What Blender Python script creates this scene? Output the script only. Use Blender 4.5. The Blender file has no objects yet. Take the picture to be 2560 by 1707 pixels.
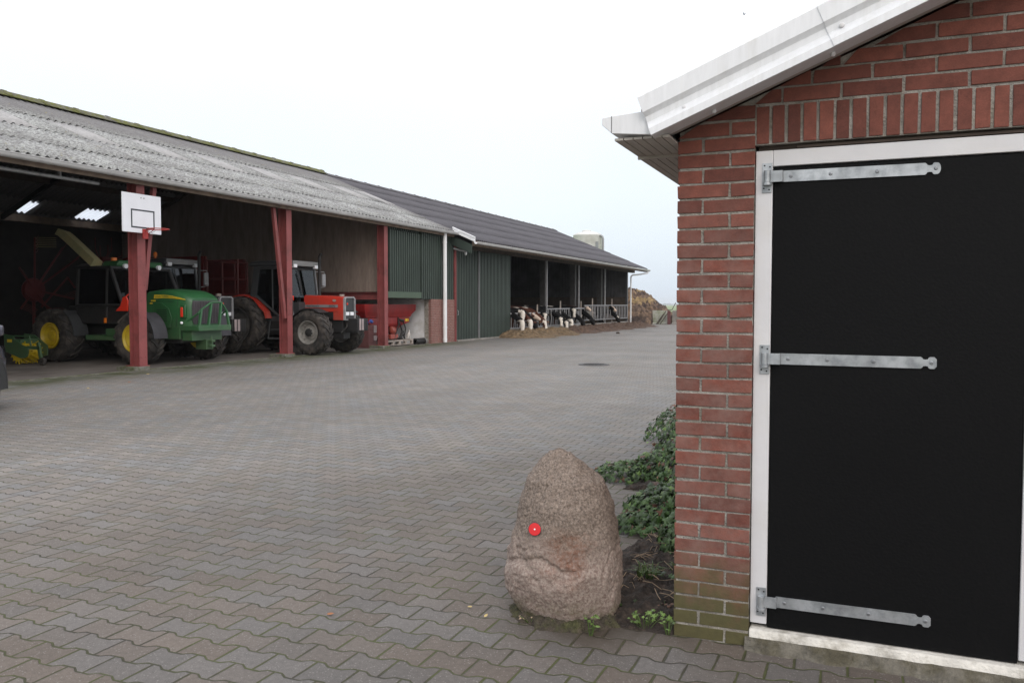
import bpy, bmesh, math, random
import numpy as np
from mathutils import Vector, Matrix, noise as mnoise
from mathutils.bvhtree import BVHTree
random.seed(7)
PI = math.pi
SC = bpy.context.scene
COL = SC.collection

# ------------------------------------------------------------------ camera
F_PX, YAW, PITCH, ROLL, CAM_H = 2069.7, 0.398907, 0.0442245, 0.000822, 1.43
fw = Vector((-math.sin(YAW)*math.cos(PITCH), math.cos(YAW)*math.cos(PITCH), -math.sin(PITCH)))
rt = Vector((math.cos(YAW), math.sin(YAW), 0)); up = rt.cross(fw)
r2 = rt*math.cos(ROLL) + up*math.sin(ROLL); u2 = -rt*math.sin(ROLL) + up*math.cos(ROLL)
cd = bpy.data.cameras.new('camera'); cam = bpy.data.objects.new('camera', cd); COL.objects.link(cam)
cd.sensor_width = 36.0; cd.sensor_fit = 'HORIZONTAL'; cd.lens = F_PX/2560*36.0
cd.clip_start = 0.05; cd.clip_end = 9000
M = Matrix.Identity(4)
for i in range(3):
    M[i][0] = r2[i]; M[i][1] = u2[i]; M[i][2] = -fw[i]
M[0][3], M[1][3], M[2][3] = 0, 0, CAM_H
cam.matrix_world = M
SC.camera = cam

# ------------------------------------------------------------------ world: overcast sky
SUN_EL, SUN_AZ = math.radians(36), math.radians(142)
w = bpy.data.worlds.new('World'); SC.world = w; w.use_nodes = True
nt = w.node_tree; nt.nodes.clear()
def N(tree, typ, **kw):
    n = tree.nodes.new(typ)
    for k, v in kw.items(): setattr(n, k, v)
    return n
wo = N(nt, 'ShaderNodeOutputWorld')
sky = N(nt, 'ShaderNodeTexSky'); sky.sky_type = 'NISHITA'; sky.sun_disc = False
sky.sun_elevation = SUN_EL; sky.sun_rotation = SUN_AZ; sky.air_density = 1.0; sky.dust_density = 4.0
b1 = N(nt, 'ShaderNodeBackground'); b1.inputs[1].default_value = 0.05
nt.links.new(sky.outputs[0], b1.inputs[0])
tc = N(nt, 'ShaderNodeTexCoord'); sx = N(nt, 'ShaderNodeSeparateXYZ'); nt.links.new(tc.outputs['Generated'], sx.inputs[0])
rmp = N(nt, 'ShaderNodeValToRGB'); nt.links.new(sx.outputs[2], rmp.inputs[0])
el = rmp.color_ramp.elements
el[0].position = 0.0; el[0].color = (0.74, 0.84, 0.96, 1)
el[1].position = 0.75; el[1].color = (1.46, 1.46, 1.48, 1)
for p, c in ((0.06, (0.76, 0.835, 0.92, 1)), (0.11, (0.80, 0.845, 0.89, 1)), (0.17, (0.83, 0.86, 0.885, 1)), (0.28, (0.94, 0.94, 0.94, 1)), (0.42, (1.31, 1.31, 1.32, 1))):
    e = el.new(p); e.color = c
cn = N(nt, 'ShaderNodeTexNoise'); cn.inputs['Scale'].default_value = 2.2; cn.inputs['Detail'].default_value = 5
nt.links.new(tc.outputs['Generated'], cn.inputs['Vector'])
mr = N(nt, 'ShaderNodeMapRange'); mr.inputs[1].default_value = 0.3; mr.inputs[2].default_value = 0.7
mr.inputs[3].default_value = 0.95; mr.inputs[4].default_value = 1.05; nt.links.new(cn.outputs[0], mr.inputs[0])
b2 = N(nt, 'ShaderNodeBackground'); nt.links.new(rmp.outputs[0], b2.inputs[0]); nt.links.new(mr.outputs[0], b2.inputs[1])
ad = N(nt, 'ShaderNodeAddShader'); nt.links.new(b1.outputs[0], ad.inputs[0]); nt.links.new(b2.outputs[0], ad.inputs[1])
nt.links.new(ad.outputs[0], wo.inputs[0])
sl = bpy.data.lights.new('sun', 'SUN'); so = bpy.data.objects.new('sun', sl); COL.objects.link(so)
sl.energy = 0.45; sl.angle = math.radians(30); sl.color = (1.0, 0.99, 0.98)
so.rotation_euler = (PI/2 - SUN_EL, 0, PI - SUN_AZ)
SC.view_settings.view_transform = 'Standard'; SC.view_settings.look = 'None'
SC.view_settings.exposure = 0.0; SC.view_settings.gamma = 1.0
SC.render.engine = 'CYCLES'
SC.cycles.max_bounces = 7; SC.cycles.diffuse_bounces = 4; SC.cycles.glossy_bounces = 3
SC.cycles.transmission_bounces = 6; SC.cycles.transparent_max_bounces = 8
SC.cycles.use_denoising = True; SC.cycles.denoiser = 'OPENIMAGEDENOISE'; SC.cycles.denoising_input_passes = 'RGB_ALBEDO_NORMAL'; SC.cycles.denoising_prefilter = 'NONE'

# ------------------------------------------------------------------ materials
def mat(name, col, rough=0.6, metal=0.0, var=0.0, vscale=4.0, bump=0.0, bscale=40.0, col2=None, c2scale=3.0, c2lo=0.45, c2hi=0.65, rnd=0.0, spec=0.5, detail=6, stretch=None, dirt=None):
    m = bpy.data.materials.new(name); m.use_nodes = True; t = m.node_tree; b = t.nodes['Principled BSDF']
    b.inputs['Roughness'].default_value = rough; b.inputs['Metallic'].default_value = metal
    b.inputs['Specular IOR Level'].default_value = spec
    m.diffuse_color = (*col, 1)
    tcn = N(t, 'ShaderNodeTexCoord'); geo = N(t, 'ShaderNodeNewGeometry'); P_ = geo.outputs['Position']
    if stretch:
        mpg = N(t, 'ShaderNodeMapping'); mpg.inputs['Scale'].default_value = stretch; t.links.new(P_, mpg.inputs[0]); P_ = mpg.outputs[0]
    rgb = N(t, 'ShaderNodeRGB'); rgb.outputs[0].default_value = (*col, 1); cur = rgb.outputs[0]
    if col2 is not None:
        n2 = N(t, 'ShaderNodeTexNoise'); n2.inputs['Scale'].default_value = c2scale; n2.inputs['Detail'].default_value = detail
        n2.inputs['Roughness'].default_value = 0.65
        t.links.new(P_, n2.inputs['Vector'])
        mp = N(t, 'ShaderNodeMapRange'); mp.inputs[1].default_value = c2lo; mp.inputs[2].default_value = c2hi
        t.links.new(n2.outputs[0], mp.inputs[0])
        mx = N(t, 'ShaderNodeMix'); mx.data_type = 'RGBA'; t.links.new(mp.outputs[0], mx.inputs[0])
        t.links.new(cur, mx.inputs[6]); mx.inputs[7].default_value = (*col2, 1); cur = mx.outputs[2]
    if var or rnd:
        hs = N(t, 'ShaderNodeHueSaturation'); t.links.new(cur, hs.inputs['Color'])
        val = None
        if var:
            n1 = N(t, 'ShaderNodeTexNoise'); n1.inputs['Scale'].default_value = vscale; n1.inputs['Detail'].default_value = detail
            t.links.new(P_, n1.inputs['Vector'])
            m1 = N(t, 'ShaderNodeMapRange'); m1.inputs[1].default_value = 0.28; m1.inputs[2].default_value = 0.72
            m1.inputs[3].default_value = 1-var; m1.inputs[4].default_value = 1+var; t.links.new(n1.outputs[0], m1.inputs[0]); val = m1.outputs[0]
        if rnd:
            m2 = N(t, 'ShaderNodeMapRange'); m2.inputs[3].default_value = 1-rnd; m2.inputs[4].default_value = 1+rnd
            t.links.new(geo.outputs['Random Per Island'], m2.inputs[0])
            if val is None: val = m2.outputs[0]
            else:
                mm = N(t, 'ShaderNodeMath', operation='MULTIPLY'); t.links.new(val, mm.inputs[0]); t.links.new(m2.outputs[0], mm.inputs[1]); val = mm.outputs[0]
        t.links.new(val, hs.inputs['Value']); cur = hs.outputs[0]
    if dirt:   # dried mud thrown up from the wheels: (colour, height, amount)
        sz_ = N(t, 'ShaderNodeSeparateXYZ'); t.links.new(geo.outputs['Position'], sz_.inputs[0])
        hz_ = mathn(t, 'ADD', sz_.outputs[2], mathn(t, 'MULTIPLY', mathn(t, 'SUBTRACT', noi(t, geo.outputs['Position'], 5.0, 6, 0.7), 0.5), 1.5))
        cur = mixc(t, maprange(t, hz_, dirt[1], dirt[1]-0.9, 0.06, dirt[2], True), cur, dirt[0])
    t.links.new(cur, b.inputs['Base Color'])
    if bump:
        n3 = N(t, 'ShaderNodeTexNoise'); n3.inputs['Scale'].default_value = bscale; n3.inputs['Detail'].default_value = 5
        t.links.new(geo.outputs['Position'], n3.inputs['Vector'])
        bp = N(t, 'ShaderNodeBump'); bp.inputs['Strength'].default_value = bump; bp.inputs['Distance'].default_value = 0.02
        t.links.new(n3.outputs[0], bp.inputs['Height']); t.links.new(bp.outputs[0], b.inputs['Normal'])
    m['bsdf'] = 1
    return m
def mathn(t, op, a, b=None, c=None, clamp=False):
    n = N(t, 'ShaderNodeMath', operation=op); n.use_clamp = clamp
    for i, x in enumerate((a, b, c)):
        if x is None: continue
        if isinstance(x, (int, float)): n.inputs[i].default_value = x
        else: t.links.new(x, n.inputs[i])
    return n.outputs[0]
def mixc(t, f, a, b):
    mx = N(t, 'ShaderNodeMix'); mx.data_type = 'RGBA'
    for i, x in ((0, f), (6, a), (7, b)):
        if isinstance(x, tuple): mx.inputs[i].default_value = (*x, 1)
        elif isinstance(x, (int, float)): mx.inputs[i].default_value = x
        else: t.links.new(x, mx.inputs[i])
    return mx.outputs[2]
def maprange(t, x, a, b, c=0.0, d=1.0, smooth=False):
    m = N(t, 'ShaderNodeMapRange'); m.interpolation_type = 'SMOOTHSTEP' if smooth else 'LINEAR'
    t.links.new(x, m.inputs[0])
    for i, v in enumerate((a, b, c, d)): m.inputs[i+1].default_value = v
    return m.outputs[0]
def noi(t, vec, scale, detail=5, rough=0.6):
    n = N(t, 'ShaderNodeTexNoise'); n.inputs['Scale'].default_value = scale; n.inputs['Detail'].default_value = detail
    n.inputs['Roughness'].default_value = rough
    if vec is not None: t.links.new(vec, n.inputs['Vector'])
    return n.outputs[0]

def paver_material():
    m = bpy.data.materials.new('pavers'); m.use_nodes = True; t = m.node_tree; b = t.nodes['Principled BSDF']
    g = N(t, 'ShaderNodeNewGeometry'); pos = g.outputs['Position']
    # small wobble so joints are not ruler straight
    wob = N(t, 'ShaderNodeTexNoise'); wob.inputs['Scale'].default_value = 1.3; wob.inputs['Detail'].default_value = 2; t.links.new(pos, wob.inputs['Vector'])
    vs = N(t, 'ShaderNodeVectorMath', operation='SUBTRACT'); t.links.new(wob.outputs['Color'], vs.inputs[0]); vs.inputs[1].default_value = (.5, .5, .5)
    vsc = N(t, 'ShaderNodeVectorMath', operation='SCALE'); t.links.new(vs.outputs[0], vsc.inputs[0]); vsc.inputs['Scale'].default_value = 0.035
    vad = N(t, 'ShaderNodeVectorMath', operation='ADD'); t.links.new(vsc.outputs[0], vad.inputs[0]); t.links.new(pos, vad.inputs[1])
    s = N(t, 'ShaderNodeSeparateXYZ'); t.links.new(vad.outputs[0], s.inputs[0])
    L, D, A = 0.196, 0.140, 0.085
    u = mathn(t, 'DIVIDE', mathn(t, 'ADD', s.outputs[0], 0.907+0.098), L)
    v = mathn(t, 'DIVIDE', mathn(t, 'ADD', s.outputs[1], -3.253), D)
    fu = mathn(t, 'FRACT', u)
    tri = mathn(t, 'MULTIPLY', mathn(t, 'SUBTRACT', mathn(t, 'ABSOLUTE', mathn(t, 'SUBTRACT', fu, 0.5)), 0.25), 4.0)
    trap = mathn(t, 'MAXIMUM', mathn(t, 'MINIMUM', mathn(t, 'MULTIPLY', tri, 3.0), 1.0), -1.0)
    cs = mathn(t, 'COSINE', mathn(t, 'MULTIPLY', v, PI))
    vp = mathn(t, 'SUBTRACT', v, mathn(t, 'MULTIPLY', mathn(t, 'MULTIPLY', trap, cs), A))
    row = mathn(t, 'FLOOR', vp); fv = mathn(t, 'FRACT', vp)
    par = mathn(t, 'MODULO', mathn(t, 'ABSOLUTE', row), 2.0)
    up_ = mathn(t, 'ADD', u, mathn(t, 'MULTIPLY', mathn(t, 'SUBTRACT', 1.0, par), 0.5))
    colm = mathn(t, 'FLOOR', up_); fup = mathn(t, 'FRACT', up_)
    dx = mathn(t, 'MULTIPLY', mathn(t, 'MINIMUM', fup, mathn(t, 'SUBTRACT', 1.0, fup)), L)
    dy = mathn(t, 'MULTIPLY', mathn(t, 'MINIMUM', fv, mathn(t, 'SUBTRACT', 1.0, fv)), D)
    dm = mathn(t, 'MINIMUM', dx, dy)
    ids = N(t, 'ShaderNodeCombineXYZ'); t.links.new(colm, ids.inputs[0]); t.links.new(row, ids.inputs[1])
    wn = N(t, 'ShaderNodeTexWhiteNoise'); wn.noise_dimensions = '3D'; t.links.new(ids.outputs[0], wn.inputs['Vector'])
    wns = N(t, 'ShaderNodeSeparateColor'); t.links.new(wn.outputs['Color'], wns.inputs[0])
    patch = noi(t, pos, 0.55, 3)
    pick = mathn(t, 'ADD', wns.outputs[0], mathn(t, 'MULTIPLY', mathn(t, 'SUBTRACT', patch, 0.5), 1.5))
    pk = maprange(t, pick, 0.05, 0.70)
    stone = mixc(t, pk, (0.168, 0.164, 0.163), (0.182, 0.163, 0.149))
    jit = maprange(t, wns.outputs[1], 0, 1, 0.90, 1.10)
    fine = noi(t, pos, 240.0, 3, 0.7); sp = maprange(t, fine, 0.32, 0.68, 0.72, 1.28)
    mid = maprange(t, noi(t, pos, 38.0, 6, 0.75), 0.3, 0.7, 0.80, 1.20)
    big = maprange(t, noi(t, pos, 0.16, 4), 0.3, 0.7, 0.86, 1.14)
    mpt = N(t, 'ShaderNodeMapping'); mpt.inputs['Scale'].default_value = (0.9, 0.10, 1.0); t.links.new(pos, mpt.inputs[0])
    trk = maprange(t, noi(t, mpt.outputs[0], 1.0, 5), 0.3, 0.7, 0.88, 1.10)
    big = mathn(t, 'MULTIPLY', big, trk)
    k = mathn(t, 'MULTIPLY', mathn(t, 'MULTIPLY', jit, sp), mathn(t, 'MULTIPLY', mid, big))
    hs = N(t, 'ShaderNodeHueSaturation'); t.links.new(stone, hs.inputs['Color']); t.links.new(k, hs.inputs['Value'])
    stone = hs.outputs[0]
    # browner, dirtier blocks towards the garage, with shade from blocked sky painted in
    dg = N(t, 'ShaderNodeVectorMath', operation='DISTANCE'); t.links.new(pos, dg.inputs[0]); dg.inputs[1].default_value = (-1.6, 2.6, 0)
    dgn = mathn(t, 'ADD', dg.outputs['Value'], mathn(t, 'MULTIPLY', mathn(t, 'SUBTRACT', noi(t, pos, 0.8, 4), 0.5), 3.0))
    dirt_shade = mathn(t, 'MULTIPLY', maprange(t, dgn, 6.0, 1.6, 0.0, 1.0, True), maprange(t, wns.outputs[0], 0, 1, 0.75, 1.0))
    mo_ = N(t, 'ShaderNodeMix'); mo_.data_type = 'RGBA'; mo_.blend_type = 'MULTIPLY'; t.links.new(dirt_shade, mo_.inputs[0]); t.links.new(stone, mo_.inputs[6]); mo_.inputs[7].default_value = (0.66, 0.61, 0.57, 1)
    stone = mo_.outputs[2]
    # pale grit specks
    vor = N(t, 'ShaderNodeTexVoronoi'); vor.inputs['Scale'].default_value = 62; t.links.new(pos, vor.inputs['Vector'])
    grit = mathn(t, 'LESS_THAN', vor.outputs['Distance'], 0.19)
    stone = mixc(t, mathn(t, 'MULTIPLY', grit, 0.50), stone, (0.30, 0.285, 0.27))
    # joints: dark earth, moss in patches
    sp2 = N(t, 'ShaderNodeSeparateXYZ'); t.links.new(pos, sp2.inputs[0])
    mossn = maprange(t, noi(t, pos, 2.2, 6, 0.7), 0.36, 0.58)
    jcol = mixc(t, mossn, (0.040, 0.035, 0.028), (0.070, 0.078, 0.028))
    wid = maprange(t, noi(t, pos, 9.0, 4), 0.3, 0.7, 0.0026, 0.0068)
    e0 = mathn(t, 'DIVIDE', dm, wid)
    jm = maprange(t, e0, 0.75, 1.35, 1.0, 0.0, True)
    colr = mixc(t, jm, stone, jcol)
    # moss creeping along the shed front
    near = maprange(t, sp2.outputs[0], -12.6, -14.1, 0.0, 1.0, True)
    mn = maprange(t, noi(t, pos, 1.1, 6), 0.30, 0.58)
    ylim = maprange(t, sp2.outputs[1], 30.0, 27.0)
    mossy = mathn(t, 'MULTIPLY', mathn(t, 'MULTIPLY', near, mn), mathn(t, 'MULTIPLY', ylim, 0.92))
    colr = mixc(t, mossy, colr, (0.048, 0.058, 0.020))
    # dirt around the boulder and bed
    dv = N(t, 'ShaderNodeVectorMath', operation='DISTANCE'); t.links.new(pos, dv.inputs[0]); dv.inputs[1].default_value = (-1.10, 3.62, 0)
    dn = mathn(t, 'SUBTRACT', dv.outputs['Value'], mathn(t, 'MULTIPLY', noi(t, pos, 7.0, 5), 0.35))
    dirt = maprange(t, dn, 0.02, 0.30, 0.75, 0.0, True)
    colr = mixc(t, dirt, colr, (0.060, 0.048, 0.036))
    t.links.new(colr, b.inputs['Base Color'])
    b.inputs['Roughness'].default_value = 0.62
    rg = maprange(t, noi(t, pos, 0.35, 4), 0.35, 0.65, 0.62, 0.80); b.inputs['Specular IOR Level'].default_value = 0.32; t.links.new(rg, b.inputs['Roughness'])
    hgt = maprange(t, dm, 0.001, 0.009, 0.0, 1.0, True)
    tilt = mathn(t, 'MULTIPLY', mathn(t, 'SUBTRACT', wns.outputs[2], 0.5), mathn(t, 'SUBTRACT', fv, 0.5))
    hh = mathn(t, 'ADD', mathn(t, 'ADD', hgt, mathn(t, 'MULTIPLY', fine, 0.10)), mathn(t, 'MULTIPLY', tilt, 0.7))
    hh = mathn(t, 'ADD', hh, mathn(t, 'MULTIPLY', noi(t, pos, 0.7, 3), 1.8))
    bp = N(t, 'ShaderNodeBump'); bp.inputs['Strength'].default_value = 0.75; bp.inputs['Distance'].default_value = 0.006
    t.links.new(hh, bp.inputs['Height']); t.links.new(bp.outputs[0], b.inputs['Normal'])
    return m

def brick_material(name, c1=(0.115, 0.036, 0.026), c2=(0.205, 0.066, 0.046), moss=True):
    m = bpy.data.materials.new(name); m.use_nodes = True; t = m.node_tree; b = t.nodes['Principled BSDF']
    g = N(t, 'ShaderNodeNewGeometry'); pos = g.outputs['Position']; rn = g.outputs['Random Per Island']
    col = mixc(t, rn, c1, c2)
    v = mathn(t, 'MULTIPLY', maprange(t, noi(t, pos, 16, 6, 0.7), 0.3, 0.7, 0.70, 1.22), maprange(t, noi(t, pos, 170, 4), 0.3, 0.7, 0.86, 1.14))
    hs = N(t, 'ShaderNodeHueSaturation'); t.links.new(col, hs.inputs['Color']); t.links.new(v, hs.inputs['Value']); col = hs.outputs[0]
    s = N(t, 'ShaderNodeSeparateXYZ'); t.links.new(pos, s.inputs[0])
    # pale lime bloom on the middle courses
    bloom = mathn(t, 'MULTIPLY', maprange(t, noi(t, pos, 8.5, 6, 0.7), 0.36, 0.70), maprange(t, s.outputs[2], 2.05, 1.5, 0.0, 0.62, True))
    col = mixc(t, bloom, col, (0.225, 0.145, 0.125))
    if moss:
        mm = mathn(t, 'ADD', s.outputs[2], mathn(t, 'MULTIPLY', mathn(t, 'SUBTRACT', noi(t, pos, 7.0, 6, 0.7), 0.5), 0.55))
        mf = maprange(t, mm, 0.42, 0.10, 0.0, 0.95, True)
        col = mixc(t, mf, col, mixc(t, noi(t, pos, 30, 4), (0.050, 0.047, 0.018), (0.098, 0.094, 0.034)))
    t.links.new(col, b.inputs['Base Color']); b.inputs['Roughness'].default_value = 0.85
    bp = N(t, 'ShaderNodeBump'); bp.inputs['Strength'].default_value = 0.5; bp.inputs['Distance'].default_value = 0.004
    h = mathn(t, 'ADD', noi(t, pos, 60, 6), mathn(t, 'MULTIPLY', noi(t, pos, 220, 3), 0.4))
    t.links.new(h, bp.inputs['Height']); t.links.new(bp.outputs[0], b.inputs['Normal'])
    return m

def granite_material():
    m = bpy.data.materials.new('granite'); m.use_nodes = True; t = m.node_tree; b = t.nodes['Principled BSDF']
    g = N(t, 'ShaderNodeNewGeometry'); pos = g.outputs['Position']
    s = N(t, 'ShaderNodeSeparateXYZ'); t.links.new(pos, s.inputs[0])
    f = maprange(t, noi(t, pos, 95, 4, 0.75), 0.36, 0.64)
    col = mixc(t, f, (0.082, 0.062, 0.050), (0.275, 0.215, 0.175))
    f2 = maprange(t, noi(t, pos, 170, 3, 0.8), 0.60, 0.68)
    col = mixc(t, f2, col, (0.42, 0.36, 0.31))
    f3 = maprange(t, noi(t, pos, 120, 3, 0.8), 0.40, 0.33)
    col = mixc(t, mathn(t, 'MULTIPLY', f3, 0.75), col, (0.035, 0.030, 0.027))
    low = maprange(t, mathn(t, 'ADD', s.outputs[2], mathn(t, 'MULTIPLY', mathn(t, 'SUBTRACT', noi(t, pos, 6, 5), 0.5), 0.35)), 0.46, 0.28, 0.0, 1.0, True)
    pale = mixc(t, maprange(t, noi(t, pos, 80, 5, 0.75), 0.38, 0.62), (0.180, 0.118, 0.100), (0.42, 0.35, 0.305))
    col = mixc(t, mathn(t, 'MULTIPLY', low, 0.75), col, pale)
    # rusty patch in the middle right
    dv = N(t, 'ShaderNodeVectorMath', operation='DISTANCE'); t.links.new(pos, dv.inputs[0]); dv.inputs[1].default_value = (-1.14, 3.30, 0.34)
    rd = mathn(t, 'ADD', dv.outputs['Value'], mathn(t, 'MULTIPLY', mathn(t, 'SUBTRACT', noi(t, pos, 12, 5), 0.5), 0.22))
    rust = mathn(t, 'MULTIPLY', maprange(t, rd, 0.19, 0.08, 0.0, 0.8, True), maprange(t, noi(t, pos, 60, 4), 0.3, 0.6))
    col = mixc(t, rust, col, (0.165, 0.062, 0.030))
    mo = mathn(t, 'MULTIPLY', maprange(t, s.outputs[2], 0.14, 0.02), maprange(t, noi(t, pos, 11, 5), 0.45, 0.62))
    col = mixc(t, mathn(t, 'MULTIPLY', mo, 0.7), col, (0.075, 0.075, 0.022))
    t.links.new(col, b.inputs['Base Color']); b.inputs['Roughness'].default_value = 0.8
    bp = N(t, 'ShaderNodeBump'); bp.inputs['Strength'].default_value = 0.7; bp.inputs['Distance'].default_value = 0.006
    h = mathn(t, 'ADD', noi(t, pos, 55, 6, 0.7), mathn(t, 'MULTIPLY', noi(t, pos, 160, 3), 0.5))
    t.links.new(h, bp.inputs['Height']); t.links.new(bp.outputs[0], b.inputs['Normal'])
    return m

def roof_material(name, base, light, lichen, lich_amt, xdark=None, bump=0.3):
    m = bpy.data.materials.new(name); m.use_nodes = True; t = m.node_tree; b = t.nodes['Principled BSDF']
    g = N(t, 'ShaderNodeNewGeometry'); pos = g.outputs['Position']; s = N(t, 'ShaderNodeSeparateXYZ'); t.links.new(pos, s.inputs[0])
    f = maprange(t, noi(t, pos, 17, 6, 0.8), 0.40, 0.58)
    amt = maprange(t, noi(t, pos, 0.8, 5), 0.30, 0.60, 0.45, 1.0)
    if xdark:   # the sheets near the ridge carry less lichen
        amt = mathn(t, 'MULTIPLY', amt, maprange(t, s.outputs[0], xdark[0], xdark[1], 0.20, 1.0, True))
        amt = mathn(t, 'MULTIPLY', amt, maprange(t, mathn(t, 'ADD', s.outputs[1], mathn(t, 'MULTIPLY', s.outputs[0], 0.15)), 26.2, 24.0, 0.35, 1.0, True))
    col = mixc(t, mathn(t, 'MULTIPLY', f, amt), base, light)
    lf = mathn(t, 'MULTIPLY', maprange(t, noi(t, pos, 9, 6, 0.8), 0.60, 0.68), lich_amt)
    col = mixc(t, lf, col, lichen)
    # streaks running down the slope
    mp = N(t, 'ShaderNodeMapping'); mp.inputs['Scale'].default_value = (0.5, 14, 0.5); t.links.new(pos, mp.inputs[0])
    st = maprange(t, noi(t, mp.outputs[0], 1.0, 5), 0.3, 0.7, 0.88, 1.10)
    hs = N(t, 'ShaderNodeHueSaturation'); t.links.new(col, hs.inputs['Color']); t.links.new(st, hs.inputs['Value'])
    t.links.new(hs.outputs[0], b.inputs['Base Color']); b.inputs['Roughness'].default_value = 0.82; b.inputs['Specular IOR Level'].default_value = 0.3
    bp = N(t, 'ShaderNodeBump'); bp.inputs['Strength'].default_value = bump; bp.inputs['Distance'].default_value = 0.01
    t.links.new(noi(t, pos, 45, 6, 0.7), bp.inputs['Height']); t.links.new(bp.outputs[0], b.inputs['Normal'])
    return m

def attr_material(name, rough=0.75, amount=0.12, scale=30, bump=0.0):
    m = bpy.data.materials.new(name); m.use_nodes = True; t = m.node_tree; b = t.nodes['Principled BSDF']
    a = N(t, 'ShaderNodeAttribute'); a.attribute_name = 'coat'
    g = N(t, 'ShaderNodeNewGeometry')
    hs = N(t, 'ShaderNodeHueSaturation'); t.links.new(a.outputs['Color'], hs.inputs['Color'])
    t.links.new(maprange(t, noi(t, g.outputs['Position'], scale, 4), 0.3, 0.7, 1-amount, 1+amount), hs.inputs['Value'])
    t.links.new(hs.outputs[0], b.inputs['Base Color']); b.inputs['Roughness'].default_value = rough; b.inputs['Specular IOR Level'].default_value = 0.15
    return m

def glass_material(name, tint=(0.10, 0.12, 0.12), refl=0.10):
    m = bpy.data.materials.new(name); m.use_nodes = True; t = m.node_tree; t.nodes.clear()
    o = N(t, 'ShaderNodeOutputMaterial'); tr = N(t, 'ShaderNodeBsdfTransparent'); tr.inputs[0].default_value = (*tint, 1)
    gl = N(t, 'ShaderNodeBsdfGlossy'); gl.inputs['Roughness'].default_value = 0.04; gl.inputs[0].default_value = (.9, .95, 1, 1)
    lw = N(t, 'ShaderNodeLayerWeight'); lw.inputs[0].default_value = 0.5
    f = mathn(t, 'ADD', mathn(t, 'MULTIPLY', mathn(t, 'POWER', lw.outputs['Facing'], 4.0), 0.8), refl*0.45)
    mx = N(t, 'ShaderNodeMixShader'); t.links.new(f, mx.inputs[0]); t.links.new(tr.outputs[0], mx.inputs[1]); t.links.new(gl.outputs[0], mx.inputs[2])
    t.links.new(mx.outputs[0], o.inputs[0])
    return m
def translucent_material(name, col, through=0.30):
    m = bpy.data.materials.new(name); m.use_nodes = True; t = m.node_tree; b = t.nodes['Principled BSDF']; o = t.nodes['Material Output']
    b.inputs['Base Color'].default_value = (*col, 1); b.inputs['Roughness'].default_value = 0.6
    g = N(t, 'ShaderNodeNewGeometry')
    c = mixc(t, maprange(t, noi(t, g.outputs['Position'], 7, 6), .35, .65), (col[0]*.75, col[1]*.75, col[2]*.75), col); t.links.new(c, b.inputs['Base Color'])
    tl = N(t, 'ShaderNodeBsdfTranslucent'); tl.inputs[0].default_value = (.9, .92, .95, 1)
    tp = N(t, 'ShaderNodeBsdfTransparent'); tp.inputs[0].default_value = (.95, .97, 1, 1)
    m0 = N(t, 'ShaderNodeMixShader'); m0.inputs[0].default_value = 0.45; t.links.new(tl.outputs[0], m0.inputs[1]); t.links.new(tp.outputs[0], m0.inputs[2])
    mx = N(t, 'ShaderNodeMixShader'); mx.inputs[0].default_value = through
    t.links.new(b.outputs[0], mx.inputs[1]); t.links.new(m0.outputs[0], mx.inputs[2]); t.links.new(mx.outputs[0], o.inputs[0])
    return m

MT = {}
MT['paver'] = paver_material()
MT['brick'] = brick_material('red_brick')
MT['brick_far'] = brick_material('red_brick_pier', (0.22, 0.085, 0.07), (0.27, 0.12, 0.10), moss=False)
MT['mortar'] = mat('mortar', (0.31, 0.29, 0.262), 0.95, var=0.3, vscale=18, bump=0.7, bscale=120, col2=(0.22, 0.20, 0.165), c2scale=7)
MT['granite'] = granite_material()
MT['roof_shed'] = roof_material('lichened_sheet', (0.145, 0.138, 0.142), (0.42, 0.435, 0.425), (0.30, 0.25, 0.07), 0.6, (-19.3, -18.0))
MT['roof_barn'] = roof_material('dark_sheet', (0.076, 0.073, 0.083), (0.105, 0.10, 0.112), (0.13, 0.13, 0.10), 0.2)
MT['roof_red'] = mat('garage_roof', (0.16, 0.07, 0.05), 0.8, var=0.2)
MT['ridge_moss'] = mat('mossy_ridge', (0.13, 0.125, 0.11), 0.95, var=0.3, vscale=8, bump=0.8, bscale=25, col2=(0.105, 0.11, 0.025), c2scale=3.5, c2lo=0.38, c2hi=0.56)
MT['ridge'] = mat('ridge_sheet', (0.085, 0.078, 0.085), 0.8, var=0.2, bump=0.2)
MT['skylight'] = translucent_material('skylight_sheet', (0.46, 0.45, 0.45), 0.22)
MT['skylight_clear'] = translucent_material('clear_skylight_sheet', (0.55, 0.56, 0.58), 0.9)
MT['pvc'] = mat('grey_pvc', (0.56, 0.555, 0.56), 0.4, var=0.12, vscale=3)
MT['pvc_white'] = mat('white_pvc', (0.74, 0.74, 0.75), 0.4, var=0.06, vscale=3)
MT['red_steel'] = mat('red_steel', (0.235, 0.058, 0.058), 0.6, var=0.16, vscale=3, bump=0.1, col2=(0.13, 0.038, 0.035), c2scale=2.2, c2lo=.52, c2hi=.72)
MT['green_sheet'] = mat('green_sheet', (0.030, 0.044, 0.036), 0.5, var=0.2, vscale=1.2)
MT['green_flash'] = mat('green_flashing', (0.060, 0.092, 0.060), 0.55, var=0.1)
MT['plywood'] = mat('plywood', (0.27, 0.215, 0.185), 0.85, var=0.12, vscale=3.0, bump=0.1, bscale=15, col2=(0.20, 0.155, 0.128), c2scale=1.2, c2lo=.40, c2hi=.65, stretch=(3.5, 1.0, 0.8))
MT['timber_dark'] = mat('dark_timber', (0.06, 0.045, 0.036), 0.9, var=0.3, vscale=5)
MT['timber'] = mat('weathered_timber', (0.17, 0.125, 0.095), 0.9, var=0.3, vscale=5)
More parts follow.
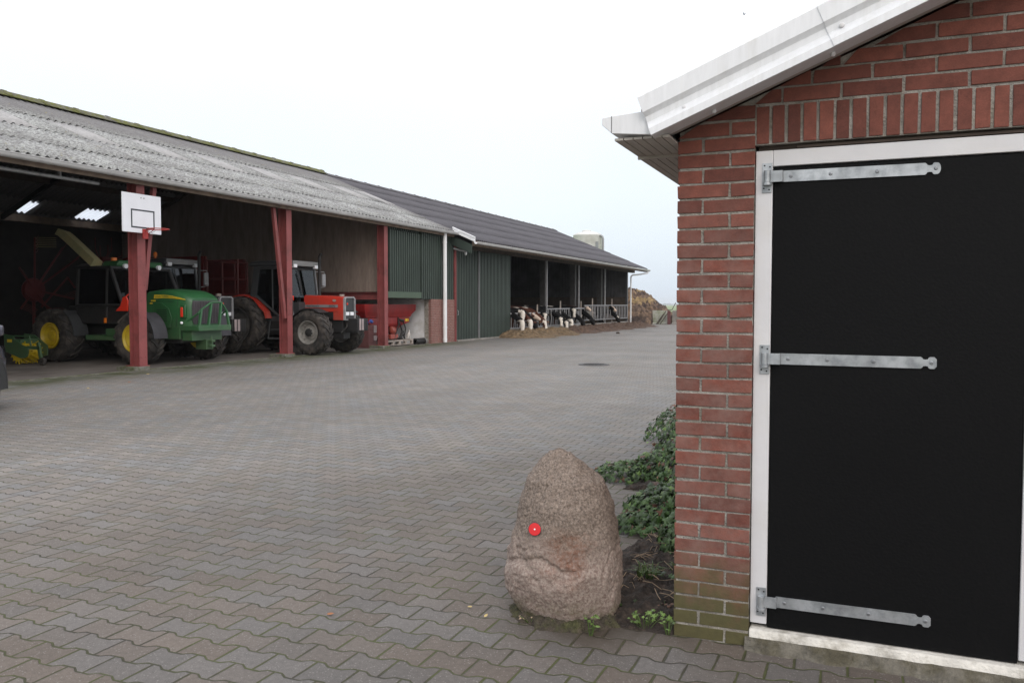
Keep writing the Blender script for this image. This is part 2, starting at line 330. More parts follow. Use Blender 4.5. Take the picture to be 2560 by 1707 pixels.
MT['wall_dark'] = mat('dark_boarding', (0.028, 0.024, 0.022), 0.9, var=0.3, vscale=3)
MT['wall_slat'] = mat('grey_boards', (0.055, 0.055, 0.058), 0.9, var=0.3, vscale=2)
MT['white_wall'] = mat('limewashed_wall', (0.78, 0.78, 0.80), 0.85, var=0.10, vscale=2.5, bump=0.2, col2=(0.60, 0.59, 0.58), c2scale=2.2)
MT['concrete'] = mat('concrete', (0.26, 0.245, 0.225), 0.9, var=0.25, vscale=2.5, bump=0.35, bscale=60, col2=(0.17, 0.155, 0.135), c2scale=1.2)
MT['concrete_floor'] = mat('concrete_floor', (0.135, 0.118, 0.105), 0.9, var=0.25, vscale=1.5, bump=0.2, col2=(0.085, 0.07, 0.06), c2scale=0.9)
MT['concrete_moss'] = mat('mossy_concrete', (0.15, 0.145, 0.125), 0.95, var=0.3, vscale=9, bump=0.4, col2=(0.07, 0.08, 0.03), c2scale=5, c2lo=.42, c2hi=.6)
MT['concrete_pale'] = mat('pale_concrete', (0.40, 0.40, 0.36), 0.9, var=0.2, vscale=3, bump=0.2, col2=(0.25, 0.27, 0.19), c2scale=1.6)
MT['fillet'] = mat('rough_mortar', (0.14, 0.128, 0.105), 0.95, var=0.35, vscale=25, bump=0.9, bscale=70, col2=(0.085, 0.075, 0.05), c2scale=9)
MT['sill'] = mat('painted_sill', (0.66, 0.635, 0.585), 0.85, var=0.2, vscale=9, bump=0.4, bscale=80, col2=(0.24, 0.215, 0.17), c2scale=6, c2lo=.5, c2hi=.7)
MT['steel'] = mat('galvanised', (0.42, 0.44, 0.46), 0.42, 0.65, var=0.25, vscale=14, col2=(0.30, 0.32, 0.34), c2scale=22, detail=4)
MT['steel_dull'] = mat('dull_galvanised', (0.30, 0.30, 0.31), 0.6, 0.3, var=0.25, vscale=5)
MT['screw'] = mat('screw', (0.34, 0.35, 0.37), 0.35, 0.8)
MT['hole'] = mat('dark_hole', (0.012, 0.012, 0.012), 0.8)
MT['white_paint'] = mat('white_paint', (0.63, 0.625, 0.64), 0.35, var=0.05, vscale=5, bump=0.05, col2=(0.62, 0.60, 0.58), c2scale=3.0, c2lo=.5, c2hi=.8)
MT['trim'] = mat('white_steel_trim', (0.72, 0.73, 0.75), 0.38, var=0.05, vscale=3, col2=(0.62, 0.62, 0.61), c2scale=1.0, c2lo=.52, c2hi=.80, stretch=(16, 16, 2.5))
MT['soffit'] = mat('soffit_boards', (0.46, 0.43, 0.39), 0.6, var=0.1)
MT['black_door'] = mat('black_door', (0.0050, 0.0052, 0.0057), 0.6, var=0.12, vscale=1.2, bump=0.06, bscale=90, col2=(0.0062, 0.0062, 0.0066), c2scale=60, spec=0.10)
MT['rubber'] = mat('rubber', (0.018, 0.017, 0.017), 0.85, var=0.35, vscale=9, bump=0.3, col2=(0.075, 0.063, 0.054), c2scale=6, c2lo=.40, c2hi=.66)
MT['mf_red'] = mat('red_bodywork', (0.44, 0.028, 0.016), 0.32, var=0.1, vscale=3, col2=(0.30, 0.03, 0.02), c2scale=3, c2lo=.5, c2hi=.75, dirt=((0.13, 0.105, 0.08), 1.55, 0.45))
MT['mf_grey'] = mat('silver_grey', (0.19, 0.19, 0.20), 0.4, var=0.1)
MT['cab_grey'] = mat('cab_charcoal', (0.05, 0.052, 0.056), 0.45, var=0.12)
MT['cab_light'] = mat('cab_roof_grey', (0.20, 0.20, 0.20), 0.5, var=0.12)
MT['dark_metal'] = mat('dark_machine', (0.014, 0.0135, 0.014), 0.6, var=0.3, vscale=6)
MT['rim_grey'] = mat('dusty_rim', (0.24, 0.23, 0.215), 0.6, 0.1, var=0.3, vscale=8)
MT['rim_dark'] = mat('dark_rim', (0.060, 0.057, 0.055), 0.6, 0.1, var=0.3, vscale=8)
MT['jd_green'] = mat('green_bodywork', (0.017, 0.105, 0.034), 0.38, var=0.14, vscale=3, dirt=((0.13, 0.105, 0.08), 1.25, 0.35))
MT['jd_yellow'] = mat('yellow_rim', (0.50, 0.36, 0.015), 0.45, var=0.15, vscale=5)
MT['jd_yellow_dull'] = mat('worn_yellow', (0.30, 0.24, 0.09), 0.7, var=0.3, vscale=4, col2=(0.26, 0.23, 0.15), c2scale=2)
MT['spout'] = mat('weathered_chute', (0.40, 0.35, 0.18), 0.7, var=0.2, vscale=3, col2=(0.24, 0.24, 0.13), c2scale=3)
MT['fender'] = mat('fender_plastic', (0.036, 0.034, 0.040), 0.6, var=0.3, vscale=6)
MT['grille'] = mat('grille_mesh', (0.075, 0.065, 0.072), 0.55, 0.2, var=0.1)
MT['lamp_red'] = mat('red_lens', (0.75, 0.045, 0.02), 0.25)
MT['lamp_orange'] = mat('orange_lens', (0.80, 0.20, 0.02), 0.3)
MT['lamp_white'] = mat('headlamp_lens', (0.85, 0.86, 0.90), 0.15)
MT['glass'] = glass_material('cab_glass', (0.42, 0.47, 0.48), 0.10)
MT['glass_dark'] = glass_material('smoked_glass', (0.10, 0.12, 0.12), 0.08)
MT['wagon_red'] = mat('wagon_red', (0.16, 0.014, 0.013), 0.55, var=0.2)
MT['rake_red'] = mat('rake_red', (0.12, 0.014, 0.014), 0.55, var=0.2, vscale=4)
MT['rake_bright'] = mat('rake_red_end', (0.40, 0.10, 0.09), 0.5)
MT['spread_red'] = mat('spreader_red', (0.22, 0.009, 0.009), 0.45, var=0.25, vscale=4)
MT['yellow'] = mat('yellow_sticker', (0.65, 0.48, 0.03), 0.5)
MT['blue'] = mat('blue_plastic', (0.02, 0.06, 0.30), 0.45, var=0.2, vscale=10)
MT['crate'] = mat('maroon_crate', (0.12, 0.045, 0.045), 0.7, var=0.2)
MT['pale_panel'] = mat('pale_panel', (0.33, 0.27, 0.27), 0.7, var=0.2)
MT['pallet'] = mat('pallet_wood', (0.30, 0.26, 0.23), 0.9, var=0.25, vscale=6)
MT['board_white'] = mat('board_white', (0.74, 0.75, 0.80), 0.45, var=0.03, vscale=4)
MT['line_black'] = mat('line_black', (0.025, 0.027, 0.035), 0.6)
MT['hoop_red'] = mat('hoop_red', (0.33, 0.025, 0.022), 0.45, var=0.1)
MT['coat'] = attr_material('cow_coat')
MT['cow_eye'] = mat('cow_eye', (0.01, 0.008, 0.006), 0.2)
MT['ear_tag'] = mat('ear_tag', (0.70, 0.42, 0.05), 0.5)
MT['silage'] = mat('grass_silage', (0.150, 0.100, 0.055), 0.95, var=0.55, vscale=9, bump=1.0, bscale=20, col2=(0.085, 0.060, 0.032), c2scale=6)
MT['maize'] = mat('maize_silage', (0.088, 0.052, 0.034), 0.95, var=0.55, vscale=9, bump=1.0, bscale=22, col2=(0.052, 0.030, 0.022), c2scale=4)
MT['manure'] = mat('manure_straw', (0.150, 0.098, 0.065), 0.95, var=0.6, vscale=4.5, bump=1.0, bscale=7, col2=(0.045, 0.030, 0.026), c2scale=1.6, c2lo=.42, c2hi=.58)
MT['straw'] = mat('fresh_straw', (0.25, 0.175, 0.085), 0.95, var=0.5, vscale=5, bump=1.0, bscale=9, col2=(0.115, 0.075, 0.045), c2scale=2.2)
MT['silo'] = mat('silo_shell', (0.62, 0.62, 0.60), 0.5, var=0.07, vscale=1.2, col2=(0.50, 0.50, 0.47), c2scale=1.1)
MT['pipe_grey'] = mat('grey_pipe', (0.26, 0.27, 0.28), 0.45, 0.2)
MT['soil'] = mat('dark_soil', (0.028, 0.021, 0.017), 0.97, var=0.5, vscale=22, bump=1.0, bscale=55, col2=(0.060, 0.043, 0.033), c2scale=16)
MT['soil_moss'] = mat('mossy_soil', (0.060, 0.047, 0.036), 0.97, var=0.5, vscale=30, bump=1.0, bscale=80, col2=(0.060, 0.060, 0.024), c2scale=14)
MT['ivy'] = mat('ivy_leaf', (0.034, 0.070, 0.018), 0.42, var=0.3, vscale=9, spec=0.3, rnd=0.6, col2=(0.052, 0.088, 0.028), c2scale=6)
MT['ivy_young'] = mat('young_leaf', (0.105, 0.175, 0.035), 0.45, rnd=0.4)
MT['ivy_brown'] = mat('withered_leaf', (0.125, 0.055, 0.030), 0.6, rnd=0.5)
MT['stem'] = mat('woody_stem', (0.11, 0.075, 0.05), 0.9, var=0.3, vscale=20)
MT['twig'] = mat('dry_twig', (0.30, 0.22, 0.15), 0.9, rnd=0.4)
MT['grassblade'] = mat('grass_blade', (0.075, 0.125, 0.028), 0.6, rnd=0.45)
MT['fallen'] = mat('fallen_leaf', (0.26, 0.10, 0.035), 0.6, rnd=0.3)
MT['fallen_yellow'] = mat('yellow_fallen_leaf', (0.42, 0.32, 0.13), 0.6, rnd=0.3)
MT['iron'] = mat('cast_iron', (0.045, 0.042, 0.042), 0.6, 0.3, var=0.3, vscale=12)
MT['reflector'] = mat('red_reflector', (0.62, 0.014, 0.018), 0.35)
MT['field'] = mat('field_grass', (0.16, 0.23, 0.10), 0.95, var=0.2, vscale=0.05, col2=(0.30, 0.28, 0.19), c2scale=0.012)
MT['tree_far'] = mat('distant_foliage', (0.055, 0.075, 0.045), 0.95, var=0.3, vscale=0.2)
MT['car_paint'] = mat('silver_car_paint', (0.10, 0.10, 0.125), 0.25, 0.4)
MT['car_plastic'] = mat('black_bumper_plastic', (0.015, 0.015, 0.016), 0.6)
MT['bird'] = mat('dark_feathers', (0.02, 0.02, 0.022), 0.8)
MT['cat_coat'] = attr_material('cat_fur')
MT['moss'] = mat('moss', (0.085, 0.095, 0.020), 0.95, var=0.4, vscale=30, bump=0.8, bscale=90)

# ------------------------------------------------------------------ mesh builder
class MB:
    def __init__(s): s.v = []; s.f = []; s.mi = []
    def add(s, vs, fs, mi=0):
        o = len(s.v); s.v += [tuple(v) for v in vs]; s.f += [tuple(i+o for i in f) for f in fs]; s.mi += [mi]*len(fs); return s
    def box(s, x0, x1, y0, y1, z0, z1, mi=0):
        return s.add([(x0,y0,z0),(x1,y0,z0),(x1,y1,z0),(x0,y1,z0),(x0,y0,z1),(x1,y0,z1),(x1,y1,z1),(x0,y1,z1)],
                     [(0,3,2,1),(4,5,6,7),(0,1,5,4),(1,2,6,5),(2,3,7,6),(3,0,4,7)], mi)
    def obox(s, c, ax, ay, az, mi=0):   # half axis vectors
        c, ax, ay, az = Vector(c), Vector(ax), Vector(ay), Vector(az)
        P = [c+ax*i+ay*j+az*k for k in (-1,1) for (i,j) in ((-1,-1),(1,-1),(1,1),(-1,1))]
        return s.add(P, [(0,3,2,1),(4,5,6,7),(0,1,5,4),(1,2,6,5),(2,3,7,6),(3,0,4,7)], mi)
    def bar(s, p, q, w, h, upv=(0,0,1), mi=0):
        p, q = Vector(p), Vector(q); d = (q-p); L = d.length; d /= L; u = Vector(upv)
        if abs(d.dot(u)) > 0.98: u = Vector((1,0,0))
        sd = d.cross(u).normalized(); u = sd.cross(d)
        return s.obox((p+q)/2, d*(L/2), sd*(w/2), u*(h/2), mi)
    def tube(s, pts, r, n=8, caps=True, mi=0):
        pts = [Vector(p) for p in pts]; rs = r if isinstance(r, (list, tuple)) else [r]*len(pts)
        t0 = (pts[1]-pts[0]).normalized(); u = t0.orthogonal().normalized(); rings = []
        for i, p in enumerate(pts):
            if i == 0: t = t0
            elif i == len(pts)-1: t = (pts[i]-pts[i-1]).normalized()
            else: t = ((pts[i+1]-pts[i]).normalized()+(pts[i]-pts[i-1]).normalized()).normalized()
            u = (u - t*u.dot(t)); u = u.normalized() if u.length > 1e-6 else t.orthogonal().normalized()
            v = t.cross(u); rings.append([p+(u*math.cos(2*PI*k/n)+v*math.sin(2*PI*k/n))*rs[i] for k in range(n)])
        return s.loft(rings, caps, mi)
    def loft(s, rings, caps=True, mi=0, closed=True):
        n = len(rings[0]); vs = [p for r in rings for p in r]; fs = []
        for i in range(len(rings)-1):
            for k in range(n if closed else n-1):
                a = i*n+k; b = i*n+(k+1) % n; fs.append((a, b, b+n, a+n))
        if caps: fs.append(tuple(range(n-1, -1, -1))); fs.append(tuple((len(rings)-1)*n+k for k in range(n)))
        return s.add(vs, fs, mi)
    def cyl(s, p, q, r0, r1=None, n=16, mi=0):
        return s.tube([p, q], [r0, r0 if r1 is None else r1], n, True, mi)
    def lathe(s, prof, o=(0,0,0), axis='z', n=24, caps=False, mi=0):   # prof (r, h)
        rings = []
        for r, h in prof:
            ring = []
            for k in range(n):
                a = 2*PI*k/n; c, q = r*math.cos(a), r*math.sin(a)
                p = {'z': (c, q, h), 'y': (q, h, c), 'x': (h, c, q)}[axis]
                ring.append((o[0]+p[0], o[1]+p[1], o[2]+p[2]))
            rings.append(ring)
        return s.loft(rings, caps, mi)
    def prism(s, poly, axis, d0, d1, mi=0):   # poly in the other two axes
        def P(a, b, d): return {'x': (d, a, b), 'y': (a, d, b), 'z': (a, b, d)}[axis]
        return s.loft([[P(a, b, d0) for a, b in poly], [P(a, b, d1) for a, b in poly]], True, mi)
    def ball(s, c, r, n=12, m=8, sc=(1,1,1), mi=0):
        rings = []
        for i in range(1, m):
            th = PI*i/m
            rings.append([(c[0]+r*sc[0]*math.sin(th)*math.cos(2*PI*k/n), c[1]+r*sc[1]*math.sin(th)*math.sin(2*PI*k/n), c[2]-r*sc[2]*math.cos(th)) for k in range(n)])
        return s.loft(rings, True, mi)
    def build(s, name, mats, parent=None, smooth=40, bevel=0.0, solid=0.0, fix=True, seg=2):
        me = bpy.data.meshes.new(name); me.from_pydata(s.v, [], s.f)
        mats = mats if isinstance(mats, (list, tuple)) else [mats]
        for m in mats: me.materials.append(MT[m] if isinstance(m, str) else m)
        if any(s.mi): me.polygons.foreach_set('material_index', s.mi)
        if fix:
            bm = bmesh.new(); bm.from_mesh(me); bmesh.ops.recalc_face_normals(bm, faces=bm.faces); bm.to_mesh(me); bm.free()
        if smooth:
            me.polygons.foreach_set('use_smooth', [True]*len(me.polygons)); me.set_sharp_from_angle(angle=math.radians(smooth))
        me.update()
        o = bpy.data.objects.new(name, me); COL.objects.link(o)
        if parent: o.parent = parent
        if solid:
            md = o.modifiers.new('thickness', 'SOLIDIFY'); md.thickness = solid; md.offset = 0
        if bevel:
            md = o.modifiers.new('edge', 'BEVEL'); md.width = bevel; md.segments = seg; md.limit_method = 'ANGLE'; md.angle_limit = math.radians(40)
        return o
def tag(o, label=None, cat=None, group=None, kind=None):
    if label: o['label'] = label
    if cat: o['category'] = cat
    if group: o['group'] = group
    if kind: o['kind'] = kind
    return o
def thing(name, label, cat, loc=(0,0,0), rz=0.0, group=None):
    o = bpy.data.objects.new(name, None); COL.objects.link(o); o.location = loc; o.rotation_euler = (0, 0, rz)
    o.empty_display_size = 0.2
    return tag(o, label, cat, group)
def copy_tree(o, parent=None):
    c = o.copy(); COL.objects.link(c)
    if parent: c.parent = parent
    for ch in list(o.children): copy_tree(ch, c)
    return c
def text_mesh(name, txt, size, matname, parent, mw, depth=0.002, sx=1.0):
    cu = bpy.data.curves.new(name, 'FONT'); cu.body = txt; cu.size = size; cu.extrude = depth; cu.align_x = 'LEFT'
    tmp = bpy.data.objects.new('tmp_text', cu); COL.objects.link(tmp)
    dg = bpy.context.evaluated_depsgraph_get(); me = bpy.data.meshes.new_from_object(tmp.evaluated_get(dg))
    bpy.data.objects.remove(tmp); me.materials.clear(); me.materials.append(MT[matname])
    me.transform(mw @ Matrix.Diagonal((sx, 1, 1, 1)))
    o = bpy.data.objects.new(name, me); COL.objects.link(o); o.parent = parent
    return o
def fbm(p, s, o=4):
    return mnoise.fractal(Vector(p)*s, 1.0, 2.0, o)

# ------------------------------------------------------------------ setting
m_ = MB(); m_.add([(-6000,-6000,0),(6000,-6000,0),(6000,6000,0),(-6000,6000,0)], [(0,1,2,3)])
g = m_.build('ground', 'field', smooth=0); g.location.z = -0.06; tag(g, kind='structure')
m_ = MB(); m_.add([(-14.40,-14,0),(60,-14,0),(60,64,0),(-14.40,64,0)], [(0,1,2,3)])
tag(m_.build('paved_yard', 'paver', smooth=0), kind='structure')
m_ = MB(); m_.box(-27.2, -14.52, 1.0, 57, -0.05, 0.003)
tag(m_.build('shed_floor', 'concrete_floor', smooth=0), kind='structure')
m_ = MB(); m_.box(-14.52, -14.40, 1.0, 28.7, -0.05, 0.012)
tag(m_.build('kerb', 'concrete_moss', bevel=0.006), kind='structure')

# ------------------------------------------------------------------ machinery shed and cow barn
TAN = 0.423
def roof_z(x): return 3.9+(-13.6-x)*TAN if x >= -20.4 else 6.7764+(x+20.4)*TAN
def wave(mb, xa, xb, y0, y1, lift=0.025, pitch=0.2, amp=0.031, seg=10, over=0.10, dz=0.0, ext=0.0):
    """one course of corrugated sheets from its low edge xa up to xb"""
    s = 1 if xa > xb else -1
    xa2 = xa + s*over; n = max(2, int(round((y1-y0)/pitch*seg)))
    slope_dn = -TAN*over
    vs = []; fs = []
    za = roof_z(xa) + slope_dn + lift + dz; zb = roof_z(xb) + dz
    if xb > -20.3 or (s < 0 and xb < -20.5): xb = xb - s*ext; zb = roof_z(xb) + dz - 0.004
    for i in range(n+1):
        y = y0+(y1-y0)*i/n; c = amp*math.cos(2*PI*y/pitch)
        jit = 0.004*math.sin(y*1.7+xa*3)
        vs += [(xa2, y, za+c+jit), (xb, y, zb+c+jit)]
    for i in range(n): fs.append((2*i, 2*i+1, 2*i+3, 2*i+2))
    mb.add(vs, fs)
SKY_Y = [12.6+2.25*k for k in range(-3, 7)]+[28.05]
shed = thing('machinery_shed', 'long open-fronted machinery shed with lichen-covered grey corrugated roof and red posts', 'shed', (-20.4, 15, 0))
def S(o):  # parent with world coords kept
    o.parent = shed; o.matrix_parent_inverse = Matrix.Translation((20.4, -15, 0)); return o
def bld(mb, name, mats, parent, **k):
    o = mb.build(name, mats, None, **k); o.parent = parent
    wp = parent.matrix_world if parent.parent else None
    o.matrix_parent_inverse = Matrix.Translation(-parent.location) if not parent.parent else Matrix.Identity(4)
    return o
Y0S, Y1S = 1.0, 28.35
rows = [-14.30, -15.60, -16.95, -18.42, -20.40]
mb = MB(); sk = []
for i in range(4):
    ov = 0.0 if i == 0 else 0.10
    if i == 2:
        ys = Y0S
        for yc in SKY_Y:
            a, b = yc-0.5, min(yc+0.5, Y1S-0.02)
            if a > ys: wave(mb, rows[i], rows[i+1], ys, a, ext=0.16)
            sk.append((rows[i], rows[i+1], a, b)); ys = b
        if ys < Y1S: wave(mb, rows[i], rows[i+1], ys, Y1S, ext=0.16)
    else: wave(mb, rows[i], rows[i+1], Y0S, Y1S, over=ov, ext=0.16)
frows = [-26.45, -25.9, -25.02, -23.5, -22.0, -20.40]; fsk = [(18.72, 19.38), (21.15, 22.15), (13.9, 14.9)]
for i in range(5):
    if i == 1:
        ys = Y0S
        for a, b in sorted(fsk):
            wave(mb, frows[i], frows[i+1], ys, a, lift=0.006, ext=0.1); sk.append((frows[i], frows[i+1], a, b)); ys = b
        wave(mb, frows[i], frows[i+1], ys, Y1S, lift=0.006, ext=0.1)
    else: wave(mb, frows[i], frows[i+1], Y0S, Y1S, lift=0.006, ext=0.1)
roof = bld(mb, 'roof', 'roof_shed', shed, solid=0.008, smooth=60)
for a, b, c, d in sk:
    mb = MB(); wave(mb, a, b, c, d); o = mb.build('skylight', 'skylight' if a > -20 else 'skylight_clear', roof, smooth=60, solid=0.003)
    o.matrix_parent_inverse = Matrix.Identity(4)
    o.location = (0, 0, 0)
# mossy ridge cap: short overlapping pieces
mb = MB(); y = Y0S
while y < Y1S-0.2:
    y1 = min(y+1.06, Y1S+0.05); r = 0.013
    prof = [(-0.30, -0.085), (-0.13, -0.02), (-0.09, 0.055), (0, 0.085), (0.09, 0.055), (0.13, -0.02), (0.30, -0.085)]
    zz = roof_z(-20.4)+0.055
    for k, (ya, yb, up_) in enumerate(((y, y1, 0.0), (y1-0.09, y1+0.02, 0.016))):
        ra = [(-20.4+a, ya, zz+b+up_) for a, b in prof]+[(-20.4+a, ya, zz+b+up_-0.02) for a, b in reversed(prof)]
        rb = [(p[0], yb, p[2]) for p in ra]
        mb.loft([ra, rb], True)
    y = y1
bld(mb, 'ridge_cap', 'ridge_moss', shed, smooth=50)
# gutter (half round with joints) and eave board
def gutter(mb, x, z, y0, y1, r=0.075, step=1.0):
    prof = [(r*math.cos(PI+PI*k/8), r*math.sin(PI+PI*k/8)) for k in range(9)]
    prof2 = [(p[0]*0.9, p[1]*0.9+0.002) for p in reversed(prof)]
    P = prof+prof2
    P = [(-r-0.004, 0.012)]+prof+[(r+0.014, 0.0), (r+0.014, 0.014), (r-0.004, 0.012)]+prof2[1:]
    mb.loft([[(x+a, y0, z+b) for a, b in P], [(x+a, y1, z+b) for a, b in P]], True)
    y = y0+step/2
    while y < y1:
        Q = [(1.07*a, 1.07*b) for a, b in prof]+[(a, b) for a, b in reversed(prof)]
        mb.loft([[(x+a, y, z+b) for a, b in Q], [(x+a, y+0.035, z+b) for a, b in Q]], True); y += step
mb = MB(); gutter(mb, -14.195, 4.155, Y0S, 28.33, r=0.085, step=1.35)
bld(mb, 'gutter', 'pvc', shed, smooth=50)
mb = MB(); mb.box(-14.36, -14.32, Y0S, 28.33, 4.00, 4.17); bld(mb, 'eave_board', 'timber', shed, bevel=0.004)
mb = MB(); mb.tube([(-14.62, Y0S, 3.93), (-14.62, 12.6, 3.93)], 0.035, 10)
for y in (8.6, 10.2, 11.7): mb.box(-14.65, -14.59, y-0.02, y+0.02, 3.93, 4.10)
bld(mb, 'sliding_door_rail', 'steel_dull', shed)
for px_ in (-15.6, -17.2, -18.8, -22.0, -23.6):
    mb = MB(); z = roof_z(px_)-0.13; mb.box(px_-0.05, px_+0.05, Y0S, 28.3, z-0.09, z+0.08); bld(mb, 'purlin', 'timber_dark', shed)
mb = MB(); mb.box(-26.02, -25.86, Y0S, 23.7, 4.18, 4.42); bld(mb, 'wall_plate', 'timber', shed, bevel=0.01)
# steel frames: post, rafter, braces
def ibeam(mb, y, x0, x1, z0, z1, fw_=0.22, ft=0.016):
    mb.box(x1-ft, x1, y-fw_/2, y+fw_/2, z0, z1); mb.box(x0, x0+ft, y-fw_/2, y+fw_/2, z0, z1)
    mb.box(x0+ft, x1-ft, y-0.006, y+0.006, z0, z1)
for py_ in (3.5, 8.5, 13.5, 18.55, 23.55):
    mb = MB(); ibeam(mb, py_, -14.70, -14.42, 0.10, 4.05)
    mb.box(-14.80, -14.38, py_-0.14, py_+0.14, 0.085, 0.101)
    if py_ in (13.5, 18.55):
        for zz in (0.28, 1.15, 1.85):
            for yy in (-0.06, 0.06): mb.cyl((-14.42, py_+yy, zz), (-14.408, py_+yy, zz), 0.014, n=6)
    post = bld(mb, 'post', 'red_steel', shed, bevel=0.003)
    mb = MB()
    mb.box(-14.90, -14.36, py_-0.30, py_+0.13, -0.02, 0.085)
    f = mb.build('footing', 'concrete_moss', post, bevel=0.015); f.matrix_parent_inverse = Matrix.Identity(4); f.location = (0, 0, 0)
    if py_ in (13.5, 18.55):
        s_ = 1 if py_ == 13.5 else -1
        mb = MB(); mb.bar((-14.50, py_+s_*0.13, 1.75 if s_ > 0 else 1.05), (-14.50, py_+s_*(0.44 if s_ > 0 else 0.56), 4.02), 0.10, 0.09, (1, 0, 0))
        f = mb.build('brace', 'red_steel', post, bevel=0.004); f.matrix_parent_inverse = Matrix.Identity(4); f.location = (0, 0, 0)
    mb = MB()
    mb.bar((-14.60, py_, roof_z(-14.60)-0.20), (-20.4, py_, roof_z(-20.4)-0.20), 0.10, 0.14)
    mb.bar((-20.4, py_, roof_z(-20.4)-0.20), (-26.1, py_, roof_z(-26.1)-0.20), 0.10, 0.14)
    bld(mb, 'rafter', 'dark_metal' if py_ < 23 else 'timber_dark', shed)
# walls
def gable_poly(x0, x1, z0, below=0.06):
    pts = [(x0, z0), (x1, z0), (x1, roof_z(x1)-below)]
    if x0 < -20.4 < x1: pts.append((-20.4, roof_z(-20.4)-below))
    pts.append((x0, roof_z(x0)-below)); return pts
mb = MB(); mb.prism([(-26.50, 0), (-26.35, 0), (-26.35, roof_z(-26.35)+0.03), (-26.50, roof_z(-26.50)+0.03)], 'y', Y0S, 28.4); bld(mb, 'back_wall', 'wall_dark', shed)
mb = MB(); mb.prism(gable_poly(-26.34, -14.5, 0, 0.0), 'y', Y0S, Y0S+0.06); bld(mb, 'end_wall', 'wall_dark', shed)
mb = MB(); mb.prism(gable_poly(-26.34, -14.78, 1.86, 0.14), 'y', 23.72, 23.76)
x = -16.0
while x > -26: mb.box(x-0.006, x+0.006, 23.715, 23.722, 1.86, roof_z(x)-0.2); x -= 1.22
bld(mb, 'plywood_wall', 'plywood', shed)
mb = MB(); ibeam(mb, 0, 0, 0.001, 0, 0.001); mb = MB()
mb.box(-26.3, -14.78, 23.62, 23.80, 1.60, 1.616); mb.box(-26.3, -14.78, 23.62, 23.80, 1.824, 1.84); mb.box(-26.3, -14.78, 23.70, 23.712, 1.616, 1.824)
bld(mb, 'floor_beam', 'red_steel', shed)
mb = MB(); mb.box(-26.3, -14.56, 23.81, 28.55, 1.66, 1.78); bld(mb, 'loft_floor', 'timber_dark', shed)
mb = MB(); mb.box(-19.2, -19.1, 23.7, 28.5, 0, 1.65); bld(mb, 'bay_back_wall', 'wall_dark', shed)
mb = MB(); mb.box(-19.1, -14.56, 26.78, 26.9, 0, 1.655); bld(mb, 'bay_side_wall', 'white_wall', shed)
def trap_sheet(mb, y0, y1, z0, z1, x, pitch=0.146, d=0.050, phase=0.0):
    """vertical trapezoidal cladding facing +X"""
    vs = []; fs = []; y = y0; pts = []
    offs = ((0, 0), (0.44, 0), (0.52, 1), (0.90, 1), (0.98, 0))
    k = math.floor((y0-phase)/pitch)
    while phase+k*pitch < y1:
        for a, b in offs:
            yy = phase+(k+a)*pitch
            if y0 <= yy <= y1: pts.append((yy, b))
        k += 1
    for yy, b in pts: vs += [(x+d*b, yy, z0), (x+d*b, yy, z1)]
    for i in range(len(pts)-1): fs.append((2*i, 2*i+1, 2*i+3, 2*i+2))
    mb.add(vs, fs)
mb = MB(); trap_sheet(mb, 23.76, 25.93, 1.87, 3.93, -14.50); bld(mb, 'loft_door', 'green_sheet', shed, smooth=0, solid=0.002)
mb = MB(); trap_sheet(mb, 23.76, 25.97, 3.95, 4.08, -14.53); trap_sheet(mb, 25.97, 28.60, 1.63, 4.08, -14.52); bld(mb, 'cladding', 'green_sheet', shed, smooth=0, solid=0.002)
mb = MB(); mb.box(-14.53, -14.455, 23.72, 25.99, 1.66, 1.875); bld(mb, 'flashing', 'green_flash', shed, bevel=0.004)
def brick_run(mb, mapf, u0, u1, z0, nrow, first, L=0.21, H=0.052, J=0.0105, cut=None, jit=0.0016, dep=0.09, rng=random):
    """stretcher bond: mapf(u, depth, z) -> xyz, depth 0 is the face"""
    P = L+J
    for r in range(nrow):
        za = z0+r*0.0625; zb = za+H
        a = u0 - (0 if (r+first) % 2 == 0 else (L-J)/2+J)
        while a < u1-0.02:
            b = a+L; ua, ub = max(a, u0), min(b, u1)
            ta = ua
            if cut:
                l0, l1 = cut(za), cut(zb)
                if l0 is not None: ua = max(ua, l0)
                if l1 is not None: ta = min(max(ta, l1), ub-0.004)
            if ub-ua > 0.03:
                j = lambda s=jit: rng.uniform(-s, s)
                d = j(0.0022); tz = j()
                c = [(ua+j(), d+j(.001), za+j()+tz), (ub+j(), d+j(.001), za+j()-tz), (ub+j(), dep, za), (ua+j(), dep, za),
                     (ta+j(), d+j(.001), zb+j()+tz), (ub+j(), d+j(.001), zb+j()-tz), (ub+j(), dep, zb), (ta+j(), dep, zb)]
                mb.add([mapf(*q) for q in c], [(0,3,2,1),(4,5,6,7),(0,1,5,4),(1,2,6,5),(2,3,7,6),(3,0,4,7)])
            a += P
pier = MB(); brick_run(pier, lambda u, d, z: (-14.46-d, u, z), 26.72, 28.60, 0.01, 26, 0)
brick_run(pier, lambda u, d, z: (-14.47-u, 26.72+d, z), 0.0, 0.10, 0.01, 26, 1)
pr_ = bld(pier, 'brick_pier', 'brick_far', shed, smooth=0)
mb = MB(); mb.box(-14.75, -14.468, 26.73, 28.60, 0, 1.63); o = mb.build('mortar_bed', 'mortar', pr_); o.matrix_parent_inverse = Matrix.Identity(4); o.location = (0, 0, 0)
mb = MB(); mb.tube([(-14.33, 27.55, 0.03), (-14.33, 27.55, 4.12)], 0.075, 16)
for z in (0.10, 0.55, 3.72): mb.cyl((-14.33, 27.55, z), (-14.33, 27.55, z+0.07), 0.082, n=16)
bld(mb, 'downpipe', 'pvc_white', shed)
mb = MB(); mb.box(-14.56, -14.42, 28.62, 28.69, 0.0, 3.72); bld(mb, 'door_post', 'red_steel', shed, bevel=0.004)

